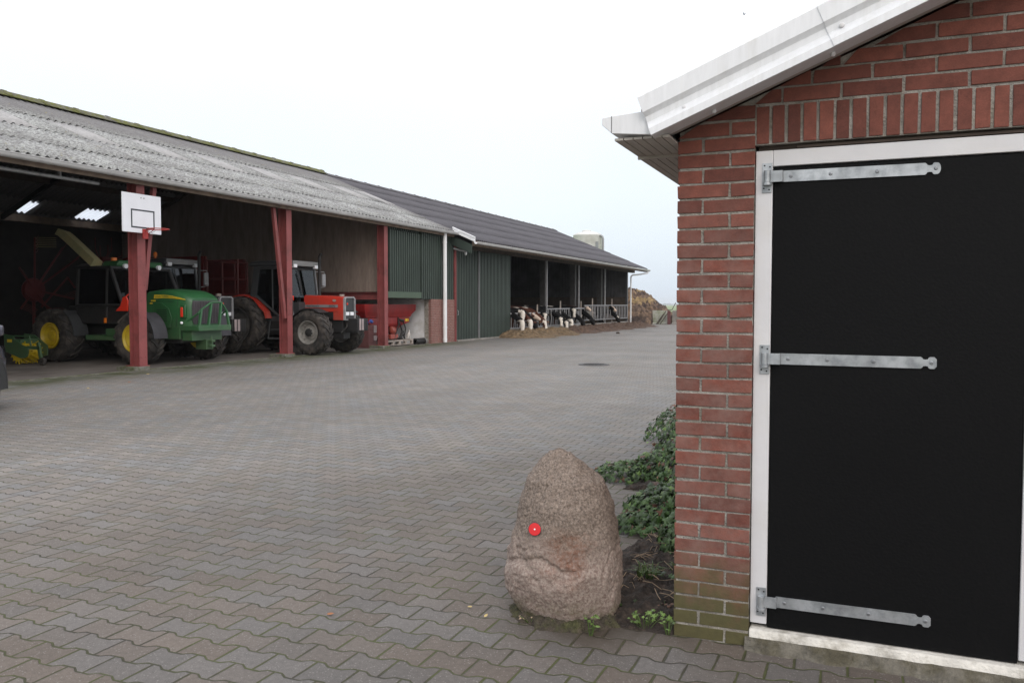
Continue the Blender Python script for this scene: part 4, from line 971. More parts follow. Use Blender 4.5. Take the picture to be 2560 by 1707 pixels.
    for s in (1, -1):
        q = lambda p: (p[0], p[1]*s, p[2])
        fr.tube([q(p) for p in A], 0.034, 8); fr.bar(q((-0.90, -0.66, 1.66)), q((-0.78, -0.62, 2.54)), 0.10, 0.20, (1, 0, 0))
        fr.tube([q((-0.86, -0.66, 1.70)), q((-0.30, -0.64, 1.30)), q((0.05, -0.64, 1.05)), q((0.48, -0.60, 1.03))], 0.032, 8)
        fr.tube([q((-0.80, -0.62, 2.50)), q((0.30, -0.62, 2.50))], 0.036, 8)
        fr.tube([q((-0.22, -0.645, 1.28)), q((-0.24, -0.625, 2.50))], 0.022, 8)
        fr.add([q((-0.28, -0.62, 1.02)), q((0.46, -0.60, 1.02)), q((0.44, -0.62, 1.40)), q((0.05, -0.63, 1.10))], [(0, 1, 2, 3)])
    fr.tube([(0.30, -0.62, 2.48), (0.30, 0.62, 2.48)], 0.036, 8); fr.tube([(-0.80, -0.62, 2.5), (-0.80, 0.62, 2.5)], 0.036, 8)
    fr.box(0.40, 0.66, -0.58, 0.58, 0.95, 1.50); fr.box(-0.95, 0.4, -0.58, 0.58, 0.95, 1.08); fr.box(-1.0, -0.84, -0.6, 0.6, 1.05, 1.75)
    cab_ = fr.build('cab', cabm, t, smooth=40)
    mb = MB(); mb.tube([(0.505, -0.62, 1.05), (0.445, -0.65, 1.55), (0.325, -0.64, 2.50)], 0.014, 6); mb.tube([(0.505, 0.62, 1.05), (0.445, 0.65, 1.55), (0.325, 0.64, 2.50)], 0.014, 6); mb.build('pillar_trim', 'steel_dull', cab_)
    mb = MB(); mb.add([(0.42, -0.57, 1.52), (0.42, 0.57, 1.52), (0.31, 0.57, 2.46), (0.31, -0.57, 2.46)], [(0, 1, 2, 3)]); mb.build('windscreen', 'glass', cab_)
    mb = MB()
    for s in (1, -1):
        mb.add([(0.41, -0.635*s, 1.12), (0.29, -0.625*s, 2.46), (-0.23, -0.63*s, 2.46), (-0.21, -0.645*s, 1.30), (0.02, -0.64*s, 1.12)], [(0, 1, 2, 3, 4)])
        mb.add([(-0.25, -0.645*s, 1.34), (-0.27, -0.63*s, 2.46), (-0.74, -0.63*s, 2.46), (-0.80, -0.655*s, 1.74)], [(0, 1, 2, 3)])
    mb.add([(-0.86, -0.56, 1.75), (-0.86, 0.56, 1.75), (-0.82, 0.56, 2.46), (-0.82, -0.56, 2.46)], [(0, 1, 2, 3)]); mb.build('window', 'glass_dark', cab_)
    mb = MB(); mb.loft([[(-1.02, -0.66, 2.54), (0.40, -0.64, 2.54), (0.40, 0.64, 2.54), (-1.02, 0.66, 2.54)], [(-1.04, -0.69, 2.60), (0.46, -0.67, 2.56), (0.46, 0.67, 2.56), (-1.04, 0.69, 2.60)],
                        [(-1.0, -0.66, 2.68), (0.42, -0.64, 2.69), (0.42, 0.64, 2.69), (-1.0, 0.66, 2.68)], [(-0.9, -0.5, 2.715), (0.3, -0.5, 2.73), (0.3, 0.5, 2.73), (-0.9, 0.5, 2.715)]], True)
    rf = mb.build('cab_roof', cabm, t, bevel=0.012)
    mb = MB(); mb.box(0.445, 0.475, -0.60, 0.60, 2.555, 2.70); vs_ = mb.build('visor', roofm, rf, bevel=0.006)
    for yy in (-0.50, 0.50):
        mb = MB(); mb.box(0.40, 0.50, yy-0.075, yy+0.075, 2.50, 2.60); mb.build('work_lamp', 'lamp_white', rf, bevel=0.01)
    mb = MB(); mb.cyl((-0.1, -0.45, 2.70), (-0.1, -0.45, 2.78), 0.03, n=8); mb.lathe([(0.055, 2.78), (0.055, 2.86), (0.03, 2.90), (0, 2.90)], (-0.1, -0.45, 0), 'z', 12); mb.build('beacon', 'lamp_orange', rf)
    mb = MB(); mb.tube([(0.66, 0.40, 1.60), (0.66, 0.42, 2.85), (0.72, 0.42, 2.95)], 0.045, 10); mb.build('exhaust', 'dark_metal', t)
    mb = MB(); mb.tube([(0.36, -0.64, 2.3), (0.48, -0.10+0.02, 2.25)], 0.001, 4)
    mb = MB(); mb.tube([(0.34, 0.64, 2.42), (0.44, 0.95, 2.42), (0.44, 1.00, 1.98), (0.40, 0.68, 1.92)], 0.014, 6); mb.box(0.42, 0.46, 0.84, 1.00, 2.0, 2.36); mb.build('mirror', 'steel_dull', t)
    mb = MB(); mb.tube([(0.345, -0.22, 2.44), (0.40, -0.12, 1.85)], 0.012, 6); mb.bar((0.37, -0.23, 2.35), (0.43, -0.10, 1.70), 0.018, 0.03); mb.build('wiper', 'dark_metal', cab_)
    mb = MB(); mb.box(-0.75, -0.35, -0.25, 0.25, 1.2, 1.42); mb.box(-0.80, -0.68, -0.24, 0.24, 1.4, 2.0); mb.tube([(0.3, 0, 1.3), (0.1, 0, 1.72)], 0.03, 6)
    mb.lathe([(0.19, -0.012), (0.205, 0), (0.19, 0.012), (0.175, 0), (0.19, -0.012)], (0.10, 0, 1.73), 'z', 20); mb.build('seat', 'dark_metal', cab_)
    # rear fenders (arched) and front mudguards
    for s in (-1, 1):
        mb = MB(); rings = []
        for k in range(12):
            a = math.radians(12+k*12.5); rr = rR+0.07+0.06*(k < 2)
            c, q = math.cos(a)*rr, math.sin(a)*rr
            yo = 0.76+0.05*(k < 4); rings.append([(-1.25+c, s*0.58, rR+q), (-1.25+c, s*yo, rR+q), (-1.25+c*0.95, s*(yo+0.01), rR+q*0.95), (-1.25+c*0.95, s*0.58, rR+q*0.95)])
        mb.loft(rings, True); mb.build('rear_fender', body, t, smooth=50)
        mb = MB(); mb.box(0.47, 0.50, s*0.66-0.05, s*0.66+0.05, 1.55, 1.68); mb.build('indicator', 'lamp_red', t)
        mb = MB(); rings = []
        for k in range(8):
            a = math.radians(55+k*14); rr = fR+0.05; c, q = math.cos(a)*rr, math.sin(a)*rr
            rings.append([(1.25+c, s*0.56, fR+q), (1.25+c, s*0.98, fR+q), (1.25+c*0.96, s*0.98, fR+q*0.96), (1.25+c*0.96, s*0.56, fR+q*0.96)])
        mb.loft(rings, True); mb.bar((1.18, s*0.55, fR+0.1), (1.0, s*0.60, fR+rr*0.9), 0.04, 0.04); mb.build('front_mudguard', 'dark_metal', t, smooth=50)
    for s in (-1, 1):
        wheel(t, 1.25, s*0.80, fR, 0.42, s, fR*0.52, rimm[0], 18)
        wheel(t, -1.25, s*0.84, rR, 0.48, s, rR*0.62, rimm[1], 20)
    return t
tractor('tractor', 'red tractor with silver grille and grey cab behind the second red post', (-15.62, 20.24, 0.003), 'mf_red', 'mf_grey', ('rim_grey', 'rim_dark'), 0.64, 0.83, 'tractors parked in the shed')
tractor('tractor', 'dark tractor with grey cab mostly hidden behind the green harvester', (-18.20, 18.06, 0.003), 'cab_grey', 'dark_metal', ('rim_dark', 'rim_dark'), 0.50, 0.72, 'tractors parked in the shed', text=False, roofm='cab_light')

# ------------------------------------------------------------------ green forage harvester
fh = thing('forage_harvester', 'green forage harvester with yellow rims and front rail, behind the post with the hoop', 'harvester', (-16.6, 15.72, 0.003))
X = lambda x: x+16.6
Yh = lambda y: y-15.72
# rear hood
mb = MB()
def hs(x, z0, z1, hw, r):
    pts = [(X(x), -hw, z0), (X(x), -hw-0.015, z0+(z1-z0)*0.5), (X(x), -hw+0.01, z1-r), (X(x), -hw+r*0.35, z1-r*0.3), (X(x), -hw+r, z1), (X(x), 0, z1+0.02), (X(x), hw-r, z1), (X(x), hw-r*0.35, z1-r*0.3), (X(x), hw-0.01, z1-r), (X(x), hw+0.015, z0+(z1-z0)*0.5), (X(x), hw, z0)]
    return pts
mb.loft([hs(-15.95, 0.86, 1.74, 0.66, 0.10), hs(-15.5, 0.86, 1.79, 0.64, 0.11), hs(-15.2, 0.86, 1.76, 0.60, 0.12), hs(-14.95, 0.86, 1.69, 0.555, 0.13), hs(-14.80, 0.88, 1.62, 0.50, 0.12), hs(-14.74, 0.92, 1.57, 0.455, 0.10)], True)
mb.box(X(-15.9), X(-15.0), -0.60, 0.60, 0.60, 0.90)
hd = mb.build('hood', 'jd_green', fh, smooth=40)
mb = MB(); mb.prism([(X(-15.72), 0.87), (X(-15.2), 0.87), (X(-15.15), 1.1), (X(-15.25), 1.34), (X(-15.45), 1.46), (X(-15.72), 1.48)], 'y', -0.672, -0.66); mb.build('side_panel', 'jd_green', hd, bevel=0.006)
hwf = lambda x: float(np.interp(x, [-15.95, -15.5, -15.2, -14.95, -14.8], [0.66, 0.64, 0.60, 0.555, 0.50]))+0.012
top_ = [(-15.70, 1.665), (-15.45, 1.66), (-15.2, 1.635), (-15.0, 1.59), (-14.88, 1.555)]; bot_ = [(-15.72, 1.57), (-15.45, 1.58), (-15.2, 1.575), (-15.0, 1.555), (-14.86, 1.535)]
mb = MB(); mb.loft([[(X(x), -hwf(x), z) for x, z in top_]+[(X(x), -hwf(x), z) for x, z in bot_[::-1]], [(X(x), -hwf(x)+0.02, z) for x, z in top_]+[(X(x), -hwf(x)+0.02, z) for x, z in bot_[::-1]]], True); st_ = mb.build('stripe', 'yellow', hd)
mw = Matrix.Translation((X(-15.66), -hwf(-15.66)-0.004, 1.592)) @ Matrix.Rotation(math.radians(6.0), 4, 'Z') @ Matrix.Rotation(PI/2, 4, 'X'); text_mesh('lettering', 'JOHN DEERE', 0.066, 'jd_green', hd, mw, 0.001, 1.0)
mb = MB(); mb.box(X(-15.80), X(-15.66), -0.672, -0.665, 1.50, 1.535); mb.box(X(-15.84), X(-15.76), -0.672, -0.665, 1.44, 1.47); mb.build('number_sticker', 'yellow', hd)
mb = MB(); mb.bar((X(-15.08), -hwf(-15.08)-0.004, 0.90), (X(-15.06), -hwf(-15.06)+0.012, 1.52), 0.008, 0.008, (0, 1, 0))
for k in range(7): mb.box(X(-15.62), X(-15.30), -0.676, -0.668, 1.02+k*0.045, 1.035+k*0.045)
mb.bar((X(-15.9), -hwf(-15.9)-0.006, 1.50), (X(-15.12), -hwf(-15.12)-0.006, 1.50), 0.007, 0.007)
mb.build('panel_gaps', 'dark_metal', hd)
mb = MB(); mb.prism([(-0.40, 0.96), (-0.44, 1.04), (-0.445, 1.40), (-0.42, 1.52), (0.42, 1.52), (0.445, 1.40), (0.44, 1.04), (0.40, 0.96)], 'x', X(-14.738), X(-14.726))
for k in range(16): yy = -0.40+k*0.053; mb.box(X(-14.726), X(-14.714), yy, yy+0.02, 0.98, 1.50)
mb.build('grille', 'grille', fh)
mb = MB(); mb.box(X(-14.96), X(-14.80), -0.605, -0.56, 1.10, 1.42); mb.build('lamp_housing', 'jd_green', fh, bevel=0.02)
mb = MB(); mb.box(X(-14.93), X(-14.86), -0.625, -0.605, 1.13, 1.36); mb.build('rear_light', 'lamp_red', fh, bevel=0.008)
mb = MB(); mb.ball((X(-14.90), -0.62, 0.99), 0.035, 10, 6); mb.build('reversing_lamp', 'lamp_white', fh)
# rear step with guard rail
mb = MB(); mb.box(X(-14.50), X(-14.44), -0.55, 0.55, 0.80, 0.93); mb.box(X(-15.2), X(-14.5), -0.55, -0.50, 0.80, 0.92); mb.box(X(-15.2), X(-14.5), 0.50, 0.55, 0.80, 0.92); mb.box(X(-14.85), X(-14.5), -0.50, 0.50, 0.82, 0.84)
mb.box(X(-15.15), X(-14.70), -0.50, 0.50, 0.56, 0.82)
bp_ = mb.build('rear_step', 'jd_green', fh, bevel=0.005)
mb = MB()
xr = X(-14.47)
for y0, y1, z1 in ((-0.50, -0.40, 1.30), (-0.20, -0.06, 1.47), (0.16, 0.27, 1.47), (0.50, 0.46, 1.27)): mb.bar((xr, y0, 0.92), (xr-0.03, y1, z1), 0.05, 0.05, (1, 0, 0))
mb.tube([(X(-15.0), -0.52, 0.92), (xr-0.06, -0.46, 1.22), (xr-0.03, -0.40, 1.30), (xr-0.03, -0.07, 1.48), (xr-0.03, 0.28, 1.48), (xr-0.03, 0.46, 1.28), (X(-15.0), 0.52, 1.0)], 0.024, 8); mb.build('guard_rail', 'jd_green', fh)
mb = MB(); mb.box(X(-14.95), X(-14.62), -0.12, 0.12, 0.34, 0.58); mb.box(X(-14.66), X(-14.50), -0.06, 0.06, 0.40, 0.45); mb.box(X(-14.66), X(-14.50), -0.06, 0.06, 0.52, 0.57); mb.cyl((X(-14.57), 0, 0.36), (X(-14.57), 0, 0.66), 0.022, n=8); mb.build('hitch', 'jd_green', fh, bevel=0.006)
# chassis
mb = MB(); mb.box(X(-18.9), X(-15.0), -0.55, 0.55, 0.50, 0.95); mb.cyl((X(-15.6), -1.0, 0.62), (X(-15.6), 1.0, 0.62), 0.10, n=10); mb.box(X(-18.7), X(-18.1), -0.9, 0.9, 0.45, 0.75)
mb.box(X(-17.9), X(-16.0), 0.3, 0.8, 0.7, 1.2); mb.build('chassis', 'dark_metal', fh, bevel=0.02)
mb = MB(); mb.box(X(-17.55), X(-16.40), -1.06, -0.55, 0.56, 0.68); mb.box(X(-16.85), X(-16.32), -1.08, -0.5, 0.68, 0.84); mb.build('step', 'jd_green', fh, bevel=0.01)
mb = MB(); mb.box(X(-17.98), X(-16.2), -0.95, 0.95, 0.95, 1.40); mb.prism([(X(-18.45), 0.95), (X(-17.9), 0.95), (X(-17.9), 1.38), (X(-18.3), 1.40)], 'y', -0.9, 0.9); mb.build('cab_base', 'dark_metal', fh, bevel=0.03)
# cab: dark glass with black frame
c = MB()
for s in (-1, 1):
    y = s*0.95
    c.tube([(X(-17.95), y, 1.38), (X(-17.90), y*0.97, 2.32)], 0.045, 8); c.tube([(X(-16.95), y*1.01, 1.1), (X(-16.92), y*0.98, 2.3)], 0.03, 8); c.tube([(X(-16.40), y, 1.38), (X(-16.82), y*0.97, 2.32)], 0.045, 8)
    c.tube([(X(-17.95), y, 1.40), (X(-16.40), y, 1.40)], 0.04, 8)
c.box(X(-17.98), X(-16.80), -0.95, 0.95, 2.30, 2.36)
cab_ = c.build('cab', 'dark_metal', fh)
mb = MB()
for s in (-1, 1): mb.add([(X(-17.95), s*0.945, 1.40), (X(-16.42), s*0.945, 1.40), (X(-16.82), s*0.92, 2.31), (X(-17.9), s*0.92, 2.31)], [(0, 1, 2, 3)])
mb.add([(X(-18.0), -0.9, 1.40), (X(-18.0), 0.9, 1.40), (X(-17.93), 0.9, 2.31), (X(-17.93), -0.9, 2.31)], [(0, 1, 2, 3)])
mb.build('window', 'glass_dark', cab_)
mb = MB(); mb.add([(X(-16.42), -0.88, 1.42), (X(-16.42), 0.88, 1.42), (X(-16.81), 0.88, 2.29), (X(-16.81), -0.88, 2.29)], [(0, 1, 2, 3)]); mb.build('rear_window', 'glass', cab_)
mb = MB(); mb.box(X(-17.5), X(-17.1), -0.25, 0.25, 1.3, 1.55); mb.box(X(-17.12), X(-16.98), -0.25, 0.25, 1.5, 2.1); mb.build('seat', 'dark_metal', cab_, bevel=0.03)
mb = MB(); mb.box(X(-16.63), X(-16.60), -0.80, -0.72, 1.62, 1.72); mb.build('handle', 'pipe_grey', cab_)
mb = MB(); mb.box(X(-16.97), X(-16.93), -1.02, -0.97, 0.98, 1.10); mb.build('side_marker', 'lamp_orange', fh)
mb = MB(); mb.loft([[(X(-17.28), -0.80, 2.36), (X(-16.78), -0.78, 2.36), (X(-16.78), 0.70, 2.36), (X(-17.28), 0.72, 2.36)], [(X(-17.26), -0.74, 2.50), (X(-16.75), -0.72, 2.51), (X(-16.75), 0.64, 2.51), (X(-17.26), 0.66, 2.50)]], True)
rf = mb.build('roof_console', 'jd_green', fh, bevel=0.04)
mb = MB(); mb.loft([[(X(-18.05), -0.96, 2.355), (X(-17.29), -0.96, 2.355), (X(-17.29), 0.96, 2.355), (X(-18.05), 0.96, 2.355)], [(X(-17.9), -0.85, 2.44), (X(-17.29), -0.85, 2.45), (X(-17.29), 0.85, 2.45), (X(-17.9), 0.85, 2.44)]], True); mb.build('cab_roof', 'dark_metal', fh, bevel=0.02)
mb = MB(); mb.box(X(-16.95), X(-16.80), -0.6, 0.6, 2.28, 2.365); mb.build('roof_overhang', 'dark_metal', rf)
for yy in (-0.55, 0.50):
    mb = MB(); mb.cyl((X(-16.78), yy, 2.38), (X(-16.71), yy, 2.37), 0.06, n=12); mb.build('work_lamp', 'lamp_white', rf)
mb = MB(); mb.cyl((X(-17.0), -0.66, 2.50), (X(-17.0), -0.66, 2.58), 0.07, n=12); mb.build('beacon', 'lamp_orange', rf, bevel=0.01)
# red reflective triangle beside the hood
mb = MB(); mb.prism([(X(-16.60), 1.27), (X(-16.22), 1.27), (X(-16.20), 1.52), (X(-16.26), 1.63), (X(-16.36), 1.60), (X(-16.44), 1.40)], 'y', -1.0, -0.965); mb.bar((X(-16.26), -0.98, 1.62), (X(-16.15), -0.92, 1.74), 0.03, 0.03); mb.build('warning_panel', 'lamp_red', fh, bevel=0.004)
# spout
mb = MB(); R = []
for x, y, z, h in ((-17.33, 14.66, 2.36, 0.10), (-17.9, 14.72, 2.72, 0.10), (-18.4, 14.78, 3.03, 0.10), (-18.62, 14.81, 3.15, 0.09), (-18.76, 14.83, 3.19, 0.07)):
    R.append([(X(x), Yh(y), z), (X(x)+0.06, Yh(y)+0.26, z+0.02), (X(x)+0.12, Yh(y)+0.26, z+0.06+h*0.5), (X(x)+0.13, Yh(y), z+0.10+h*0.6)])
mb.loft(R, True); mb.build('discharge_spout', 'spout', fh, smooth=50)
for s in (-1, 1):
    wheel(fh, X(-15.78), s*1.05, 0.63, 0.46, s, 0.335, 'jd_yellow', 18, dish='flat')
    wheel(fh, X(-18.43), s*1.12, 0.66, 0.52, s, 0.32, 'jd_yellow', 18, dish='flat')
    for cx, fr_, a0, a1, y0, y1 in ((-15.78, 0.63, 0, 62, 0.86, 1.28), (-18.43, 0.66, 0, 60, 0.84, 1.25)):
        mb = MB(); R = []
        for k in range(9):
            a = math.radians(a0+(a1-a0)*k/8); c_, q = math.cos(a)*(fr_+0.06), math.sin(a)*(fr_+0.06)
            R.append([(X(cx)+c_, s*y0, fr_+q), (X(cx)+c_, s*y1, fr_+q), (X(cx)+c_*0.96, s*y1, fr_+q*0.96), (X(cx)+c_*0.96, s*y0, fr_+q*0.96)])
        mb.loft(R, True); mb.build('fender', 'fender' if cx > -16 else 'cab_grey', fh, smooth=50)
# green pick-up header standing between the car and the harvester
hp = thing('pickup_header', 'low green pick-up header with yellow tines standing left of the harvester front wheel', 'pick-up header', (-18.4, 13.45, 0.003))
H = lambda x: x+18.4
hdr = MB(); hdr.prism([(H(-18.81), 0.72), (H(-18.46), 0.69), (H(-18.45), 0.62), (H(-18.18), 0.47), (H(-18.01), 0.44), (H(-17.975), 0.38), (H(-17.98), 0.31), (H(-18.02), 0.21), (H(-18.10), 0.165), (H(-18.25), 0.16), (H(-18.78), 0.31)], 'y', 0.0, 0.03); hdr.build('side_plate', 'jd_green', hp, bevel=0.004)
mb = MB(); mb.box(H(-18.02), H(-17.60), 0.005, 0.06, 0.375, 0.455); mb.bar((H(-18.46), 0.015, 0.685), (H(-17.95), 0.015, 0.685), 0.03, 0.03); mb.bar((H(-17.95), 0.015, 0.69), (H(-17.90), 0.015, 0.46), 0.03, 0.03); mb.bar((H(-17.68), 0.03, 0.54), (H(-17.58), 0.03, 0.12), 0.05, 0.08, (1, 0, 0)); mb.box(H(-18.7), H(-18.3), 0.05, 0.52, 0.50, 0.60); mb.build('frame', 'jd_green', hp, bevel=0.004)
mb = MB(); mb.prism([(H(-18.81), 0.72), (H(-18.46), 0.69), (H(-18.01), 0.44), (H(-18.02), 0.21), (H(-18.25), 0.16), (H(-18.78), 0.31)], 'y', 0.52, 0.55); mb.build('side_plate', 'jd_green', hp)
mb = MB()
for k in range(6):
    y = 0.06+k*0.085
    for q in range(16):
        a = 2*PI*q/16+k*0.2; mb.tube([(H(-18.40)+0.18*math.cos(a), y, 0.30+0.18*math.sin(a)), (H(-18.40)+0.285*math.cos(a+0.1), y, 0.30+0.285*math.sin(a+0.1))], 0.013, 4)
mb.cyl((H(-18.40), 0.04, 0.30), (H(-18.40), 0.51, 0.30), 0.22, n=20)
mb.build('tine_drum', 'jd_yellow', hp)
mb = MB(); mb.lathe([(0.03, -0.04), (0.085, -0.04), (0.10, 0), (0.085, 0.04), (0.03, 0.04), (0.03, -0.04)], (H(-17.54), 0.03, 0.10), 'y', 18); mb.build('gauge_wheel', 'rubber', hp)
mb = MB(); mb.box(H(-18.68), H(-18.52), -0.006, -0.001, 0.53, 0.60); mb.build('sticker', 'yellow', hp)

# ------------------------------------------------------------------ rotor rake with folded red arms, tedder and red wagon at the back of the shed
rk = thing('rotor_rake', 'red rotor rake with folded tine arms standing behind the harvester at left', 'hay rake', (-22.5, 17.1, 0.003))
def P3(y, z, dx=0.0): return (dx, y-17.1, z)
mb = MB(); mb.lathe([(0.0, -0.10), (0.33, -0.08), (0.36, 0.0), (0.33, 0.08), (0.0, 0.12)], P3(17.05, 1.85), 'x', 20); mb.build('rotor_hub', 'rake_red', rk)
for y, z in ((16.95, 3.37), (17.86, 3.14), (18.39, 2.86), (18.2, 1.6), (17.5, 1.05), (16.44, 2.48), (16.45, 1.3)):
    mb = MB(); a = Vector(P3(17.05, 1.85, 0.05)); b = Vector(P3(y, z, 0.25)); mb.tube([a, b], 0.030, 8)
    d = (b-a).normalized(); n_ = Vector((0.9, -d.z*0.45, d.y*0.45))
    for k in range(5):
        q = a+(b-a)*(0.72+0.065*k); mb.tube([q, q+n_*0.25, q+n_*0.45+d*0.08], 0.008, 4)
    mb.build('tine_arm', 'rake_red', rk)
mb = MB(); mb.tube([P3(16.6, 1.75, 0.3), P3(17.0, 1.50, 0.35), P3(17.45, 1.22, 0.35)], 0.03, 8); mb.tube([P3(17.3, 1.35), P3(18.2, 2.25), P3(18.45, 1.95)], 0.035, 8); mb.tube([P3(17.05, 1.85), P3(17.05, 0.5), P3(17.9, 0.35)], 0.05, 8); mb.tube([P3(17.9, 0.35), P3(17.9, 0.35, 1.4)], 0.05, 8); mb.tube([P3(16.7, 0.36, -0.4), P3(17.9, 0.36, -0.4)], 0.04, 8); mb.tube([P3(17.05, 0.5), P3(17.05, 0.36, -0.4)], 0.05, 8); mb.build('frame', 'rake_red', rk)
for y in (16.7, 17.9):
    mb = MB(); mb.lathe([(0.10, -0.08), (0.24, -0.08), (0.26, 0), (0.24, 0.08), (0.10, 0.08), (0.10, -0.08)], P3(y, 0.26, -0.4), 'y', 20); mb.build('wheel', 'rubber', rk)
mb = MB()
for k in range(6): mb.tube([P3(16.98, 3.38-k*0.055, 0.2), P3(17.72, 3.42-k*0.055, 0.15)], 0.008, 4)
mb.build('tine_rack', 'jd_yellow_dull', rk)
td = thing('tedder', 'red tedder with raised curved tines behind the green harvester cab', 'tedder', (-22.6, 19.8, 0.003))
def P4(y, z, dx=0.0): return (dx, y-19.8, z)
mb = MB(); mb.tube([P4(19.8, 0.6), P4(19.8, 2.9)], 0.06, 8); mb.tube([P4(19.0, 2.9), P4(19.6, 2.8), P4(20.3, 2.85), P4(20.6, 2.95)], 0.06, 8); mb.tube([P4(19.3, 0.6), P4(20.3, 0.6)], 0.06, 8); mb.box(-0.15, 0.15, -0.35, 0.15, 2.75, 2.95); mb.build('frame', 'rake_red', td)
random.seed(11)
for y, z in ((19.27, 3.55), (19.45, 3.3), (19.89, 3.6), (19.75, 3.35), (20.3, 3.2), (20.55, 3.1), (19.1, 3.1)):
    mb = MB(); mb.tube([P4(19.6+0.4*(y-19.6), 2.85), P4(y-0.06, (z+2.85)/2, 0.12), P4(y, z, 0.05)], 0.014, 6); mb.build('tine', 'rake_red', td)
for y in (19.3, 20.3):
    mb = MB(); mb.lathe([(0.12, -0.09), (0.28, -0.09), (0.3, 0), (0.28, 0.09), (0.12, 0.09), (0.12, -0.09)], P4(y, 0.3, 0.0), 'x', 20); mb.build('wheel', 'rubber', td)
wg = thing('loader_wagon', 'dark red loader wagon with open front rack standing behind the two tractors', 'wagon', (-21.6, 21.2, 0.003))
mb = MB(); mb.box(-2.4, 2.55, -0.85, -0.80, 1.05, 2.95); mb.box(-2.4, 2.55, 0.95, 1.0, 1.05, 2.95); mb.box(-2.4, 2.55, -0.85, 1.0, 1.0, 1.08)
for k in range(6): mb.box(-2.3+k*0.94, -2.22+k*0.94, -0.89, -0.85, 1.05, 2.95)
mb.build('body', 'wagon_red', wg, bevel=0.008)
mb = MB()
for z in (1.15, 1.75, 2.25, 2.80): mb.tube([(2.60, -0.85, z), (3.60, -0.60, z)], 0.03, 6); mb.tube([(2.60, -0.85, z), (2.60, 1.0, z)], 0.03, 6)
for a in (0.0, 0.5, 1.0): mb.tube([(2.60+a, -0.85+0.25*a, 1.1), (2.60+a, -0.85+0.25*a, 2.85)], 0.03, 6)
for y in (-0.2, 0.4, 1.0): mb.tube([(2.60, y, 1.1), (2.60, y, 2.85)], 0.03, 6)
mb.build('front_rack', 'rake_red', wg)
mb = MB(); mb.box(-1.8, 2.4, -0.4, 0.4, 0.7, 1.0); mb.tube([(2.4, 0, 0.8), (3.4, 0, 0.7)], 0.06, 8); mb.build('drawbar', 'dark_metal', wg)
for x in (-0.9, 0.2):
    for y in (-0.75, 0.85):
        mb = MB(); mb.lathe([(0.2, -0.15), (0.42, -0.15), (0.45, 0), (0.42, 0.15), (0.2, 0.15), (0.2, -0.15)], (x, y, 0.45), 'y', 24); w_ = mb.build('wheel', 'rubber', wg)
        mb = MB(); mb.lathe([(0.0, -0.05), (0.21, -0.06), (0.21, 0.06), (0.0, 0.05)], (x, y, 0.45), 'y', 16); mb.build('rim', 'rim_dark', w_)

# ------------------------------------------------------------------ loft bay: spreader on a pallet, crate, bag, tube, cat
pl = thing('pallet', 'wooden pallet under the red fertiliser spreader beside the third red post', 'pallet', (-15.05, 24.95, 0.003))
mb = MB()
for k in range(6): mb.box(-0.30, 0.30, -1.0+k*0.335, -1.0+k*0.335+0.26, 0.175, 0.20)
for x in (-0.29, 0.0, 0.27): mb.box(x-0.03, x+0.05, -1.0, 0.94, 0.03, 0.055)
mb.box(0.27, 0.32, -1.0, 0.94, 0.155, 0.174)
for y in (-0.95, -0.42, 0.0, 0.42, 0.86):
    for x in (-0.29, 0.0, 0.27): mb.box(x-0.03, x+0.05, y-0.05, y+0.05, 0.056, 0.154)
mb.build('slats', 'pallet', pl, bevel=0.003)
sp = thing('fertiliser_spreader', 'red fertiliser spreader with wide hopper standing on the pallet in the loft bay', 'spreader', (-15.25, 24.7, 0.203))
def sec4(z, x0, x1, y0, y1): return [(x0, y0, z), (x1, y0, z), (x1, y1, z), (x0, y1, z)]
mb = MB(); mb.loft([sec4(0.47, -0.25, 0.20, -0.75, 0.75), sec4(0.60, -0.42, 0.28, -1.35, 1.30), sec4(0.78, -0.42, 0.28, -1.38, 1.32)], True); mb.loft([sec4(0.79, -0.48, 0.26, -1.5, 1.42), sec4(0.90, -0.5, 0.28, -1.56, 1.5), sec4(1.02, -0.55, 0.34, -1.68, 1.66), sec4(1.24, -0.56, 0.35, -1.70, 1.68), sec4(1.24, -0.52, 0.31, -1.66, 1.64), sec4(1.0, -0.45, 0.25, -1.5, 1.4)], True)
mb.loft([sec4(0.14, -0.02, 0.06, 0.48, 0.56), sec4(0.50, -0.16, 0.18, 0.16, 0.92)], True); mb.loft([sec4(0.14, -0.02, 0.06, -0.6, -0.52), sec4(0.50, -0.16, 0.18, -0.95, -0.2)], True)
mb.build('hopper', 'spread_red', sp, bevel=0.008)
mb = MB()
for s in (-0.55, 0.55):
    mb.tube([(0.28, s-0.30, 0.02), (0.30, s+0.02, 0.60), (0.28, s+0.42, 0.03)], 0.026, 8); mb.tube([(0.30, s-0.05, 0.58), (0.30, s-0.05, 0.78)], 0.03, 8); mb.lathe([(0.0, 0), (0.30, 0), (0.30, 0.02), (0, 0.03)], (0.05, s, 0.06), 'z', 20)
mb.tube([(0.2, -0.9, 0.03), (0.2, 0.95, 0.03)], 0.025, 6); mb.tube([(0.30, 0.85, 0.62), (0.32, 0.98, 0.38), (0.3, 0.9, 0.1)], 0.022, 6); mb.tube([(0.28, 0.6, 0.7), (0.34, 0.78, 0.66)], 0.05, 8); mb.tube([(0.25, 0.72, 0.05), (0.3, 0.82, 0.3)], 0.05, 8)
mb.build('frame', 'dark_metal', sp)
